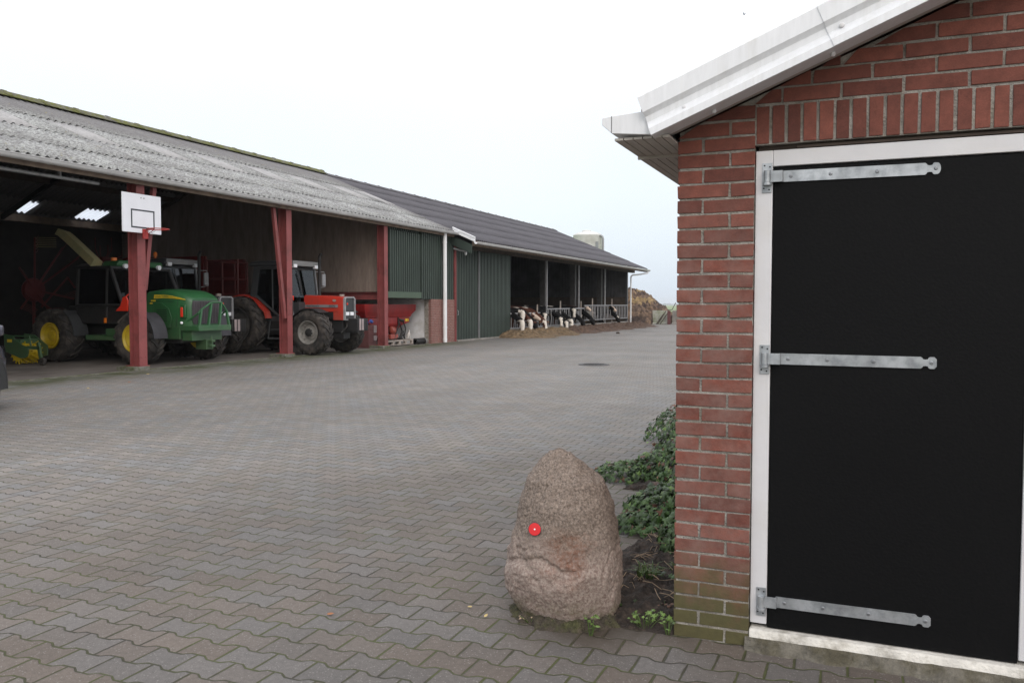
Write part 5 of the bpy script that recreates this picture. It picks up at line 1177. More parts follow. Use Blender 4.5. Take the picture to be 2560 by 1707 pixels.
mb = MB(); mb.loft([[(0.22+0.09*math.cos(a)*q, 0.10+0.32*u_, 0.36+0.13*math.sin(a)*q-0.04*u_) for a in [2*PI*k/12 for k in range(12)]] for u_, q in ((0, 0.5), (0.1, 1.0), (0.8, 1.0), (1.0, 0.6))], True); mb.box(0.1, 0.3, 0.0, 0.5, 0.04, 0.20); mb.build('gearbox', 'lamp_red' if False else 'mf_red', sp, bevel=0.01)
mb = MB(); mb.box(0.281, 0.287, 1.02, 1.17, 0.64, 0.73); mb.box(0.281, 0.287, 1.21, 1.25, 0.64, 0.73); mb.build('sticker', 'yellow', sp)
ct = thing('crate_stack', 'maroon metal crate beside the front wheel of the red tractor', 'crate', (-15.15, 23.62-0.35, 0.003))
mb = MB(); mb.box(-0.35, 0.25, -0.05, 0.42, 0.0, 0.76)
for z in (0.18, 0.42, 0.60): mb.box(0.25, 0.262, -0.05, 0.42, z, z+0.03)
mb.build('body', 'crate', ct, bevel=0.012)
mb = MB(); mb.box(0.264, 0.27, 0.24, 0.42, 0.50, 0.74); mb.box(0.264, 0.27, 0.24, 0.42, 0.24, 0.40); mb.build('label_panel', 'pale_panel', ct)
bg = MB(); random.seed(4)
for c_, r in (((-15.1, 23.30, 0.85), 0.11), ((-15.05, 23.5, 0.87), 0.12), ((-15.15, 23.62, 0.85), 0.10)): bg.ball(c_, r, 14, 10, (1.1, 1.2, 0.85))
bg.v = [(x+0.03*fbm((x, y, z), 9), y+0.03*fbm((y, z, x), 9), max(0.766, z+0.03*fbm((z, x, y), 9))) for x, y, z in bg.v]
tag(bg.build('plastic_bag', 'blue', None), 'crumpled blue plastic bag lying on the maroon crate', 'bag')
tb = thing('plastic_tube', 'dark roll of tube lying on the ground in front of the white bay wall', 'tube', (-14.75, 26.42, 0.115))
mb = MB(); mb.lathe([(0.085, -0.42), (0.11, -0.42), (0.112, 0.30), (0.085, 0.42), (0.07, 0.42), (0.07, -0.42), (0.085, -0.42)], (0, 0, 0), 'y', 20); mb.build('roll', 'dark_metal', tb)
mb = MB(); mb.lathe([(0.113, 0.22), (0.113, 0.31), (0.10, 0.37)], (0, 0, 0), 'y', 20); mb.build('band', 'pipe_grey', tb)

def color_attr(o, fn):
    me = o.data; ca_ = me.color_attributes.new('coat', 'FLOAT_COLOR', 'POINT')
    for i, v in enumerate(me.vertices): ca_.data[i].color = (*fn(v.co), 1)
def skin_mesh(name, nodes, edges, mat_, levels=2):
    """nodes: (x,y,z,rx,ry)"""
    me = bpy.data.meshes.new(name); me.from_pydata([n[:3] for n in nodes], edges, [])
    o = bpy.data.objects.new(name, me); COL.objects.link(o)
    md = o.modifiers.new('s', 'SKIN'); md.use_smooth_shade = True
    for i, n in enumerate(nodes): me.skin_vertices[0].data[i].radius = (n[3], n[4])
    me.skin_vertices[0].data[0].use_root = True
    ss = o.modifiers.new('u', 'SUBSURF'); ss.levels = levels; ss.render_levels = levels
    dg = bpy.context.evaluated_depsgraph_get(); m2 = bpy.data.meshes.new_from_object(o.evaluated_get(dg))
    o.modifiers.clear(); o.data = m2; m2.materials.clear(); m2.materials.append(MT[mat_])
    m2.polygons.foreach_set('use_smooth', [True]*len(m2.polygons)); bpy.data.meshes.remove(me)
    return o
# cat sitting on the pallet corner
nd = [(0, 0, 0.07, .062, .062), (0.015, 0, 0.15, .060, .055), (0.04, 0, 0.22, .045, .042), (0.055, 0, 0.265, .026, .026), (0.075, 0, 0.305, .040, .042), (0.11, 0, 0.295, .020, .020),
      (0.07, 0.035, 0.10, .018, .018), (0.085, 0.035, 0.015, .014, .014), (0.07, -0.035, 0.10, .018, .018), (0.085, -0.035, 0.015, .014, .014), (-0.02, 0.05, 0.035, .035, .030), (0.05, 0.06, 0.018, .016, .014), (-0.02, -0.05, 0.035, .035, .030), (0.05, -0.06, 0.018, .016, .014),
      (-0.07, 0.01, 0.03, .018, .018), (-0.09, 0.07, 0.02, .014, .014), (-0.05, 0.12, 0.018, .012, .012)]
ed = [(0, 1), (1, 2), (2, 3), (3, 4), (4, 5), (2, 6), (6, 7), (2, 8), (8, 9), (0, 10), (10, 11), (0, 12), (12, 13), (0, 14), (14, 15), (15, 16)]
cat = skin_mesh('cat', nd, ed, 'cat_coat'); cat.location = (-14.86, 25.72, 0.205); cat.rotation_euler = (0, 0, -0.5)
color_attr(cat, lambda p: (0.02, 0.018, 0.017) if (p.z > 0.30 and p.x < 0.085) or p.x < -0.06 else (0.60, 0.57, 0.54))
tag(cat, 'small white cat with dark head sitting on the end of the pallet', 'cat')
mb = MB()
for s in (-1, 1): mb.add([(0.06, s*0.012, 0.335), (0.075, s*0.036, 0.33), (0.055, s*0.036, 0.335), (0.062, s*0.032, 0.372)], [(0, 1, 3), (1, 2, 3), (2, 0, 3), (0, 2, 1)])
mb.build('ear', 'bird', cat)

# ------------------------------------------------------------------ cows at the feed fence
BLK, WHT, BRN, CRM = (0.006, 0.0055, 0.006), (0.62, 0.57, 0.51), (0.070, 0.026, 0.016), (0.56, 0.44, 0.36)
def cow(label, yn, hx, yh, zh, yaw, pitch, base, face, seed, tagc=True):
    """yn: neck at the fence; hx, yh, zh: centre of the head (hx measured out from the fence line)"""
    ya, pi_ = math.radians(yaw), math.radians(pitch)
    d = Vector((math.cos(ya)*math.cos(pi_), math.sin(ya)*math.cos(pi_), -math.sin(pi_)))
    head = Vector((hx, yh-yn, zh)); poll = head-d*0.22
    nb = Vector((-0.28, 0, 1.12)); nm = (nb+poll)/2+Vector((0, 0, 0.04))
    sh = lambda p, *r: (p.x, p.y, p.z, *r)
    nodes = [(-1.95, 0, 1.18, .22, .27), (-1.4, 0, 1.08, .26, .35), (-0.85, 0, 1.05, .25, .34), (-0.5, 0, 1.10, .19, .28), sh(nb, .13, .20), sh(nm, .105, .15),
             sh(poll-d*0.02, .115, .12), sh(poll+d*0.13, .135, .14), sh(poll+d*0.27, .10, .11), sh(poll+d*0.40, .078, .082), sh(poll+d*0.48, .080, .074),
             (-1.95, .17, .72, .12, .14), (-2.08, .17, .44, .06, .06), (-2.02, .17, .05, .05, .05), (-1.95, -.17, .72, .12, .14), (-2.08, -.17, .44, .06, .06), (-2.02, -.17, .05, .05, .05),
             (-0.55, .15, .66, .09, .10), (-0.53, .15, .40, .055, .055), (-0.55, .15, .05, .05, .05), (-0.55, -.15, .66, .09, .10), (-0.53, -.15, .40, .055, .055), (-0.55, -.15, .05, .05, .05),
             (-2.22, 0, 1.25, .03, .03), (-2.30, 0, .7, .022, .022)]
    edges = [(0, 1), (1, 2), (2, 3), (3, 4), (4, 5), (5, 6), (6, 7), (7, 8), (8, 9), (9, 10), (0, 11), (11, 12), (12, 13), (0, 14), (14, 15), (15, 16), (3, 17), (17, 18), (18, 19), (3, 20), (20, 21), (21, 22), (0, 23), (23, 24)]
    o = skin_mesh('cow', nodes, edges, 'coat'); o.location = (-14.5, yn, 0.003)
    side = Vector((-math.sin(ya), math.cos(ya), 0)); top = side.cross(d)*-1
    if top.z < 0: top = -top
    def colf(p):
        q = p-poll; s = q.dot(d); lat = q.dot(side); t = q.dot(top); rad = (q-d*s).length
        if -0.06 < s < 0.60 and rad < 0.21:
            n = 0.02*fbm((p.x, p.y, p.z+seed), 8)
            if face == 'white': return WHT if s < 0.44 else (0.40, 0.30, 0.27)
            if face == 'blaze':
                if s > 0.38: return WHT if abs(lat) < 0.075+n else base
                if t > -0.02 and abs(lat) < 0.062+n+(0.05 if s < 0.10 else 0) and s > 0.0: return WHT
                return base
            if face == 'cream': return CRM if s > 0.13+n*2 or (t > 0.07 and abs(lat) < 0.09) else base
            if face == 'nose': return CRM if s > 0.33 or (t > 0.05 and abs(lat) < 0.035) else base
            if face == 'spot': return WHT if (s < 0.06 and abs(lat) < 0.05) else base
            return base
        if p.x < -0.35 and fbm((p.x+seed, p.y, p.z), 1.3) > 0.38: return WHT
        return base
    color_attr(o, colf)
    for s in (-1, 1):
        e = poll+d*0.03+side*s*0.10+top*0.03; tip = e+side*s*0.19-Vector((0, 0, 0.03)); w_ = d*0.055
        mb = MB(); mb.loft([[e+w_*0.4, e+top*0.012, e-w_*0.4, e-top*0.012], [(e+tip)/2+w_, (e+tip)/2+top*0.014, (e+tip)/2-w_*0.9, (e+tip)/2-top*0.014], [tip+w_*0.2, tip+top*0.004, tip-w_*0.2, tip-top*0.004]], True)
        er = mb.build('ear', 'coat', o, smooth=60); color_attr(er, lambda p: base if face != 'white' else (BLK if seed % 2 else BRN))
        if tagc:
            q = (e*0.35+tip*0.65)-top*0.02; mb = MB(); mb.obox(q, d*0.006, side*0.022, top*0.028); mb.build('ear_tag', 'ear_tag', o)
        mb = MB(); c = poll+d*0.14+side*s*0.115+top*0.05; mb.ball(c, 0.022, 8, 6); mb.build('eye', 'cow_eye', o)
        o['_'] = 0; del o['_']
    tag(o, label, 'cow', 'cows feeding through the barn front')
    return o
cows = [
 ('black cow with broad white face held up, first head beside the green sliding door', 34.98, .30, 34.93, .90, -72, 58, BLK, 'white', 1),
 ('cow with white face lowered into the feed, nearest to the green sliding door', 34.32, .62, 34.12, .46, -62, 72, BLK, 'white', 3),
 ('brown cow with pale muzzle, head raised in profile towards the yard', 36.66, .32, 36.62, .82, -14, 24, BRN, 'cream', 2),
 ('cow with white face lowered in the feed below the raised brown head', 35.62, .60, 35.15, .47, -66, 62, BRN, 'white', 4),
 ('black cow with narrow white blaze, head up at the end of the lowest fence section', 37.92, .32, 37.78, .78, -70, 62, BLK, 'blaze', 5),
 ('brown cow with white blaze eating at the feed under a raised black head', 37.28, .62, 36.98, .45, -38, 60, BRN, 'blaze', 6),
 ('black cow with yellow ear tag, dark face lowered between two white-faced heads', 36.14, .60, 35.78, .41, -40, 58, BLK, 'plain', 7),
 ('black cow with long white blaze at the start of the middle fence section', 39.62, .58, 39.38, .56, -58, 62, BLK, 'blaze', 8),
 ('black cow with thin white blaze, muzzle in the feed behind the long-blazed cow', 40.28, .66, 40.0, .36, -58, 66, BLK, 'blaze', 9),
 ('black cow with wide white blaze, head raised under the middle top rail', 42.32, .30, 42.28, .98, -70, 66, BLK, 'blaze', 10),
 ('cow with whitish face lowered in the feed under the raised wide-blazed head', 41.02, .62, 40.88, .40, -62, 64, BLK, 'white', 11),
 ('all black cow eating low at the right end of the middle fence section', 42.95, .64, 42.82, .36, -30, 60, BLK, 'plain', 13),
 ('black cow stretching a dark neck steeply down at the start of the highest fence section', 45.12, .62, 44.62, .42, -20, 64, BLK, 'plain', 14),
 ('brown and white cow peering from just under the start of the highest rail', 45.78, .16, 45.2, 1.18, -35, 20, BRN, 'cream', 16),
 ('black cow with pale nose, head raised in profile under the highest rail', 49.86, .32, 49.86, 1.16, -20, 30, BLK, 'nose', 17),
 ('black cow with small white mark eating alone near the far end of the fence', 50.52, .62, 49.95, .44, -18, 62, BLK, 'spot', 19),
]
for c in cows: cow(*c)

# ------------------------------------------------------------------ feed, manure heap, walls and silo at the far end
def heap(name, mat_, x0, x1, y0, y1, hf, label, cat_, nx=60, ny=170, amp=0.10, fs_=2.3, straw=None, mats=None):
    mb = MB(); vs = []; fs = []; mi = []
    for j in range(ny+1):
        for i in range(nx+1):
            x = x0+(x1-x0)*i/nx; y = y0+(y1-y0)*j/ny; h = hf(x, y)
            n = fbm((x, y, 3.3), fs_)*amp+fbm((x, y, 9.1), fs_*4)*amp*0.6
            vs.append((x, y, max(-0.03, h+n*min(1, max(0, h*6))) if h > 0.0 else -0.03))
    for j in range(ny):
        for i in range(nx):
            a = j*(nx+1)+i; f = (a, a+1, a+nx+2, a+nx+1)
            if max(vs[q][2] for q in f) > -0.02:
                fs.append(f); mi.append(1 if straw and straw(*vs[a]) else 0)
    mb.v = vs; mb.f = fs; mb.mi = mi
    o = mb.build(name, mats or mat_, None, smooth=75, fix=False)
    return tag(o, label, cat_)
def feed_h(y0, y1, hmax):
    def h(x, y):
        e = min(1, max(0, (y-y0)/0.9))*min(1, max(0, (y1-y)/0.9)); w_ = 1.0+0.18*math.sin(y*1.9)+0.10*math.sin(y*4.3)
        xf = -13.72+1.28*w_*(0.35+0.65*e)
        if x > -13.72: t = (x+13.72)/(xf+13.72); r = hmax*(1-t)**1.15 if t < 1 else -1
        else: r = hmax*(1-0.25*((x+13.72)/0.7)**2)
        return r*e**0.6 if e > 0.01 else -1
    return h
heap('silage_heap', 'silage', -14.42, -12.0, 32.6, 39.9, feed_h(32.6, 39.9, 0.30), 'light brown heap of grass silage along the lowest feed fence', 'feed heap')
heap('silage_heap', 'maize', -14.42, -12.0, 39.2, 55.4, feed_h(39.2, 55.4, 0.27), 'dark brown heap of feed along the middle and far feed fence', 'feed heap', ny=240)
def man_h(x, y):
    e = [(-23, 1.6), (-18, 2.55), (-16.4, 2.62), (-15.5, 2.55), (-14.9, 2.0), (-14.2, 1.50), (-13.6, 1.05), (-13.2, 0.75), (-12.6, 0.35), (-12.0, -0.05)]
    H = -1
    for (a, ha), (b, hb) in zip(e, e[1:]):
        if a <= x <= b: H = ha+(hb-ha)*(x-a)/(b-a)
    t = (y-62.3)/2.6 if y < 62.3 else (y-62.3)/5
    if x > -14.3 and y < 61.25: return -1
    return H*max(-0.02, 1-abs(t)**1.7)
heap('manure_heap', 'manure', -23, -12.0, 59.6, 67.0, man_h, 'tall brown manure heap with yellow straw rising beyond the barn end', 'manure heap', nx=150, ny=110, amp=0.26, fs_=1.5,
     straw=lambda x, y, z: (1.50+0.35*fbm((x, y, 0), 1.2) < z < 2.02+0.25*fbm((x, y, 4), 1.6) and x < -14.5+0.5*fbm((x, z, 0), 2) and fbm((x, y, 7), 2.5) > -0.22) or (-15.9 < x < -15.0 and z > 2.42), mats=['manure', 'straw'])
for i, (a, b, lb, mt_) in enumerate(((-14.35, -13.26, 'pale mossy concrete block beside the foot of the manure heap', 'concrete_pale'), (-12.86, -10.9, 'grey concrete wall element to the right of the brown post', 'concrete'), (-10.88, -8.9, 'grey concrete wall element furthest right, hidden behind the garage', 'concrete'))):
    mb = MB(); mb.prism([(60.72, 0), (61.22, 0), (61.15, 0.06), (61.12, 1.02), (60.98, 1.02), (60.95, 0.12), (60.72, 0.08)], 'x', a, b)
    tag(mb.build('concrete_wall', mt_, None, bevel=0.012), lb, 'concrete wall', 'concrete wall elements at the manure store')
mb = MB(); mb.box(-13.12, -12.90, 60.50, 60.66, 0.0, 1.0); tag(mb.build('timber_post', 'crate', None, bevel=0.01), 'square brown post between the concrete wall elements', 'post')
for k, (a, b) in enumerate(((-13.78, -13.34), (-13.62, -13.2), (-13.92, -13.55))):
    mb = MB(); mb.bar((a, 60.30+k*0.10, 0.02), (b+0.10, 60.62+k*0.05, 1.0-0.12*k), 0.05, 0.16, (0, 1, 0.2))
    tag(mb.build('plank', 'timber_dark', None, bevel=0.004), ('longest dark plank leaning against the pale concrete block', 'dark plank leaning closest to the square brown post', 'shortest dark plank leaning at the left of its group')[k], 'plank', 'planks leaning on the concrete')
mb = MB(); mb.tube([(-13.2, 60.86, 1.045), (-12.86, 60.86, 1.06), (-12.60, 60.9, 1.58)], 0.028, 8); tag(mb.build('metal_rod', 'rim_dark', None), 'bent dark metal rod sticking up above the concrete wall', 'rod')
si = thing('silo', 'white feed silo with domed top and grey pipe behind the barn roof', 'silo', (-22.30, 70, -0.01))
mb = MB(); mb.lathe([(1.20, 2.2), (1.27, 2.6), (1.27, 7.46), (1.29, 7.50), (1.25, 7.58), (0.95, 7.74), (0.45, 7.86), (0.0, 7.88)], n=48)
mb.lathe([(0.2, 1.0), (1.20, 2.2)], n=32)
for z in (3.2, 4.1, 5.0, 5.9, 6.6): mb.lathe([(1.272, z), (1.282, z+0.03), (1.272, z+0.06)], n=40)
mb.build('tank', 'silo', si, smooth=35)
mb = MB(); mb.lathe([(0.42, 7.84), (0.42, 7.92), (0.30, 7.97), (0, 7.98)], (-0.05, -0.1, 0), n=24); mb.build('hatch', 'silo', si)
mb = MB(); mb.tube([(1.05, -0.3, 7.42), (1.30, -0.3, 7.45), (1.44, -0.3, 7.36), (1.50, -0.3, 7.15), (1.50, -0.3, 1.0)], 0.10, 12); mb.build('fill_pipe', 'pipe_grey', si)
mb = MB(); mb.box(1.02, 1.25, -0.92, -0.84, 2.6, 6.9)
mb.build('ladder_panel', 'pipe_grey', si)
for k in range(4):
    a = PI/4+k*PI/2; mb = MB(); mb.tube([(1.15*math.cos(a), 1.15*math.sin(a), 0), (1.2*math.cos(a), 1.2*math.sin(a), 2.6)], 0.06, 8); mb.build('leg', 'pipe_grey', si)

# distant wood on the horizon
random.seed(21); mb = MB(); x = -1900
while x < 900:
    wd = random.uniform(18, 40); hgt = random.uniform(12, 23)*(0.8+0.35*math.sin(x*0.006)); yy = 5300+random.uniform(-60, 60)
    for q in range(3):
        mb.ball((x+random.uniform(-10, 10), yy+random.uniform(-20, 20), hgt*0.45), 1.0, 8, 5, (wd*0.6, wd*0.6, hgt*random.uniform(0.42, 0.56)))
    x += wd*0.7
tag(mb.build('distant_wood', 'tree_far', None), 'pale blue line of distant trees along the horizon', 'wood', kind='stuff')

# ------------------------------------------------------------------ yard details
mb = MB(); mb.lathe([(0.0, 0.010), (0.26, 0.011), (0.27, 0.006), (0.29, 0.006), (0.30, 0.014), (0.36, 0.014), (0.375, 0.001)], (0, 0, 0), 'z', 36)
for k in range(6):
    for i in range(6):
        x, y = (k-2.5)*0.08, (i-2.5)*0.08
        if x*x+y*y < 0.055: mb.box(x-0.022, x+0.022, y-0.022, y+0.022, 0.0105, 0.018)
o = mb.build('manhole_cover', 'iron', None); o.location = (-5.86, 18.95, 0.002); tag(o, 'round dark iron manhole cover in the middle of the paved yard', 'manhole cover')
mb = MB(); mb.ball((0, 0, 0.03), 0.09, 10, 7, (1.3, 0.8, 0.6)); mb.v = [(x+0.02*fbm((x, y, z), 14), y, z+0.02*fbm((y, z, x), 14)) for x, y, z in mb.v]
o = mb.build('mud_clod', 'timber_dark', None); o.location = (-11.14, 40.0, 0.0); tag(o, 'small dark clod lying on the yard in front of the feed', 'clod')

# boulder with red reflector
rows_ = [(0.757, -1.285, -1.255), (0.734, -1.336, -1.208), (0.704, -1.375, -1.172), (0.625, -1.434, -1.058), (0.523, -1.467, -1.012), (0.421, -1.490, -0.995), (0.318, -1.519, -0.981), (0.215, -1.535, -0.970), (0.133, -1.530, -0.971), (0.053, -1.490, -0.977), (-0.006, -1.435, -1.003), (-0.055, -1.38, -1.05)]
zs = [r[0] for r in rows_][::-1]; ls = [r[1] for r in rows_][::-1]; rs_ = [r[2] for r in rows_][::-1]
mb = MB(); rings = []; NZ, NA = 190, 260
for i in range(NZ+1):
    f = i/NZ; z = -0.055+0.812*(1-(1-f)**1.6) if f > 0 else -0.055
    l = float(np.interp(z, zs, ls)); r = float(np.interp(z, zs, rs_)); cx, hw = (l+r)/2-0.010, (r-l)/2*0.945
    dp = min(0.25, hw*0.95); ring = []
    for k in range(NA):
        a = 2*PI*k/NA; c, s = math.cos(a), math.sin(a); e = 0.88
        x = cx+hw*math.copysign(abs(c)**e, c); y = 3.62+dp*math.copysign(abs(s)**e, s)+(0.03*(z-0.3) if s < 0 else 0)
        ring.append((x, y, z))
    rings.append(ring)
mb.loft(rings, True)
def stone(p):
    x, y, z = p; v = Vector(p); n = Vector((x+1.25, (y-3.62)*1.1, (z-0.35)*0.5)).normalized()
    d = 0.010*fbm(p, 4.5)+0.006*fbm(p, 12)+0.004*fbm(p, 40)+0.0025*fbm(p, 95)-0.009*max(0, 0.12-abs(fbm((x, y, z+3), 4.2)))/0.12*(1 if z < 0.34 else 0.2)
    if n.y < 0.2:
        zc = 0.245+0.05*math.sin((x+1.5)*9)+0.02*fbm((x, 0, 0), 12)
        wgt = max(0, min(1, (-1.13-x)/0.06))*max(0, min(1, (x+1.53)/0.04))
        d -= wgt*0.014*math.exp(-((z-zc)/0.011)**2); d += wgt*0.004*math.exp(-((z-zc+0.045)/0.028)**2)
        for hx_, hz, hr in ((-1.268, 0.645, 0.010), (-1.175, 0.54, 0.008), (-1.29, 0.62, 0.006), (-1.20, 0.22, 0.022)):
            d -= 0.012*math.exp(-(((x-hx_)**2+(z-hz)**2)/hr**2))
    q = v+n*d
    pn = Vector((0.66, -0.70, -0.28)).normalized(); k = q.dot(pn)-Vector((-1.075, 3.40, 0.30)).dot(pn)   # lower right facet
    if k > 0 and z < 0.5: q -= pn*k*0.85
    for pv_, nv_, st_k in (((-1.25, 3.392, 0.45), (0.05, -1.0, 0.20), 0.75), ((-1.045, 3.50, 0.42), (0.86, -0.48, 0.12), 0.7), ((-1.40, 3.46, 0.52), (-0.62, -0.66, 0.36), 0.6), ((-1.12, 3.52, 0.66), (0.60, -0.35, 0.70), 0.5), ((-1.30, 3.40, 0.13), (-0.10, -0.90, -0.42), 0.6)):
        pn = Vector(nv_).normalized(); k = q.dot(pn)-Vector(pv_).dot(pn)-0.006*fbm((x, y, z), 9)
        if k > 0: q -= pn*k*st_k
    pn = Vector((-0.45, -0.60, -0.66)).normalized(); k = q.dot(pn)-Vector((-1.38, 3.40, 0.06)).dot(pn)   # undercut at the lower left
    if k > 0: q -= pn*k*0.8
    return tuple(q)
mb.v = [stone(p) for p in mb.v]
bo = mb.build('boulder', 'granite', None, smooth=80); tag(bo, 'large rough granite boulder with a round red reflector beside the garage corner', 'boulder')
bv = BVHTree.FromPolygons([Vector(v) for v in mb.v], mb.f)
o_, d_ = Vector((0, 0, 1.43)), (Vector((-1.338, 3.45, 0.420))-Vector((0, 0, 1.43))).normalized()
hit, nrm, _, _ = bv.ray_cast(o_, d_)
nrm = Vector((0.15, -1.0, 0.18)).normalized()
if nrm.y > 0: nrm = -nrm
Rm = nrm.to_track_quat('Z', 'X').to_matrix().to_4x4()
rf_ = MB(); rf_.lathe([(0.0275, -0.03), (0.0275, 0.0035), (0.0262, 0.0044), (0.0255, 0.0038), (0.012, 0.0040), (0.0, 0.0041)], n=28)
rf_.lathe([(0.0295, -0.03), (0.0295, 0.0025), (0.0276, 0.003)], n=28, mi=1)
mt4 = Matrix.Translation(hit+nrm*0.015) @ Rm
rf_.v = [tuple(mt4 @ Vector(v)) for v in rf_.v]; rr_ = rf_.build('reflector', ['reflector', 'line_black'], bo)
mb = MB(); mb.lathe([(0.0042, 0.0038), (0.0036, 0.0062), (0.0, 0.0066)], n=12); mb.v = [tuple(mt4 @ Vector(v)) for v in mb.v]; mb.build('rivet', 'lamp_white', rr_)

# soil bed along the garage wall
mb = MB(); nx, ny = 60, 260; vs = []; fs = []
for j in range(ny+1):
    for i in range(nx+1):
        y = 3.50+7.0*j/ny; wd = 0.40+0.10*math.sin(y*2.1)+0.08*fbm((0, y, 0), 2)+(0.35 if y > 6.2 else 0)+max(0, min(0.12, (y-3.6)*0.3))
        x = -0.728-(wd+0.06)*i/nx; t = 1-i/nx; f0 = min(1, max(0, (y-3.52)/0.10))
        h = 0.045*min(1, t*4)*f0+0.028*fbm((x, y, 0), 11)*min(1, t*5)*f0+0.014*fbm((x, y, 2), 34)*f0
        vs.append((x, y, h-0.012 if t < 0.04 or f0 < 0.05 else h))
for j in range(ny):
    for i in range(nx): a = j*(nx+1)+i; fs.append((a, a+nx+1, a+nx+2, a+1))
mb.v, mb.f, mb.mi = vs, fs, [0]*len(fs)
tag(mb.build('soil_bed', 'soil', None, smooth=80, fix=False), kind='structure')

# earth and dry moss packed round the foot of the boulder
mb = MB(); R = []
for k in range(161):
    a = 2*PI*k/160; c, q = math.cos(a), math.sin(a); w0 = 1+0.05*fbm((c*2, q*2, 0), 2)
    hh_ = 0.010+0.020*max(0, fbm((c*2, q*2, 5), 3)+0.35)
    rr = [(-1.235+0.235*c*w0, 3.62+0.21*q*w0, hh_+0.02), (-1.235+0.262*c*w0, 3.62+0.245*q*w0, hh_), (-1.235+(0.285+0.03*fbm((c*5, q*5, 1), 2))*c*w0, 3.62+(0.27+0.03*fbm((c*5, q*5, 2), 2))*q*w0, -0.004)]
    R.append(rr)
for i in range(160): mb.add(R[i]+R[i+1], [(0, 1, 4, 3), (1, 2, 5, 4)])
tag(mb.build('soil_rim', 'soil_moss', None, smooth=80), kind='structure')
LEAF = [(0, -0.1), (0.42, -0.28), (0.34, 0.12), (0.62, 0.42), (0.22, 0.48), (0, 1.0), (-0.22, 0.48), (-0.62, 0.42), (-0.34, 0.12), (-0.42, -0.28)]
SIMPLE = [(0, 0), (0.22, 0.25), (0.26, 0.55), (0, 1.0), (-0.26, 0.55), (-0.22, 0.25)]
def leaf(mb, p, n, size, shape, rng, curl=0.18):
    n = Vector(n).normalized(); t = n.orthogonal().normalized(); a = rng.uniform(0, 2*PI); b = n.cross(t)
    u = t*math.cos(a)+b*math.sin(a); v = n.cross(u)
    pts = [Vector(p)+(u*x+v*y)*size+n*(-curl*(abs(x)**1.5+0.5*(y-0.3)**2)*size) for x, y in shape]
    c = Vector(p)+(v*0.3)*size+n*0.05*size
    k = len(pts); mb.add([c]+pts, [(0, i+1, (i+1) % k+1) for i in range(k)])
rng = random.Random(5)
def ivy(name, lobes, count, label, size=(0.026, 0.050), top_brown=0.0, young=0.06):
    t = thing(name, label, 'ivy', (lobes[0][0], lobes[0][1], 0.0), group='ivy along the garage wall')
    ox, oy = lobes[0][0], lobes[0][1]; L = [MB(), MB(), MB()]; tot = sum(l[2]*l[3] for l in lobes)
    for cx, cy, rx, ry, h in lobes:
        for _ in range(int(count*rx*ry/tot)):
            a = rng.uniform(0, 2*PI); r = math.sqrt(rng.random())
            x = cx+rx*r*math.cos(a); y = cy+ry*r*math.sin(a)
            if x > -0.735: continue
            dome = math.sqrt(max(0.02, 1-r*r)); bump = 1+0.45*fbm((x, y, 0), 4.5)
            z = max(0.012, h*dome*bump*rng.choice((1.0, 1.0, 0.92, 0.75, 0.5)))
            n = Vector((rx and r*math.cos(a)*h/rx*1.1, r*math.sin(a)*h/ry*1.1, dome*0.8))+Vector((rng.uniform(-.6, .6), rng.uniform(-.8, .4), rng.uniform(-.2, .6)))
            q = rng.random(); m_i = 2 if (q < 0.05 or (top_brown and y > cy+ry*0.15 and q < top_brown)) else (1 if q < 0.05+young else 0)
            leaf(L[m_i], (x-ox, y-oy, z), n, rng.uniform(*size), LEAF, rng)
    for m_i, (nm, mt_) in enumerate((('leaves', 'ivy'), ('young_leaves', 'ivy_young'), ('withered_leaves', 'ivy_brown'))):
        if L[m_i].f: L[m_i].build(nm, mt_, t, smooth=0, fix=False)
    mb = MB()
    for _ in range(14):
        cx, cy, rx, ry, h = rng.choice(lobes); a = rng.uniform(0, 2*PI)
        p = [(min(-0.745, cx+rx*math.cos(a)*f)-ox, cy+ry*math.sin(a)*f-oy, 0.02+h*math.sqrt(max(0.03, 1-f*f))*0.72+0.01*rng.random()) for f in (0.05, 0.35, 0.65, 0.95)]
        mb.tube(p, 0.0025, 5)
    mb.build('stems', 'stem', t)
ivy('ivy', [(-1.10, 5.42, 0.36, 0.42, 0.24), (-0.90, 5.25, 0.20, 0.45, 0.40), (-1.22, 5.15, 0.24, 0.22, 0.13), (-0.86, 5.75, 0.20, 0.55, 0.52), (-0.90, 4.85, 0.20, 0.30, 0.22)], 5200, 'low ivy clump right behind the boulder against the garage wall')
ivy('ivy', [(-1.72, 6.62, 0.34, 0.26, 0.14), (-1.40, 6.75, 0.38, 0.36, 0.24), (-1.12, 6.7, 0.42, 0.62, 0.36), (-1.05, 6.05, 0.30, 0.35, 0.25)], 3400, 'ivy runner creeping out across the paving behind the low clump', young=0.12)
ivy('ivy', [(-1.20, 7.9, 0.60, 0.9, 0.46), (-1.55, 8.7, 0.55, 0.8, 0.36), (-1.45, 9.7, 0.60, 0.75, 0.40)], 4600, 'tallest ivy mass with brownish leaves on top, furthest along the wall', top_brown=0.5)
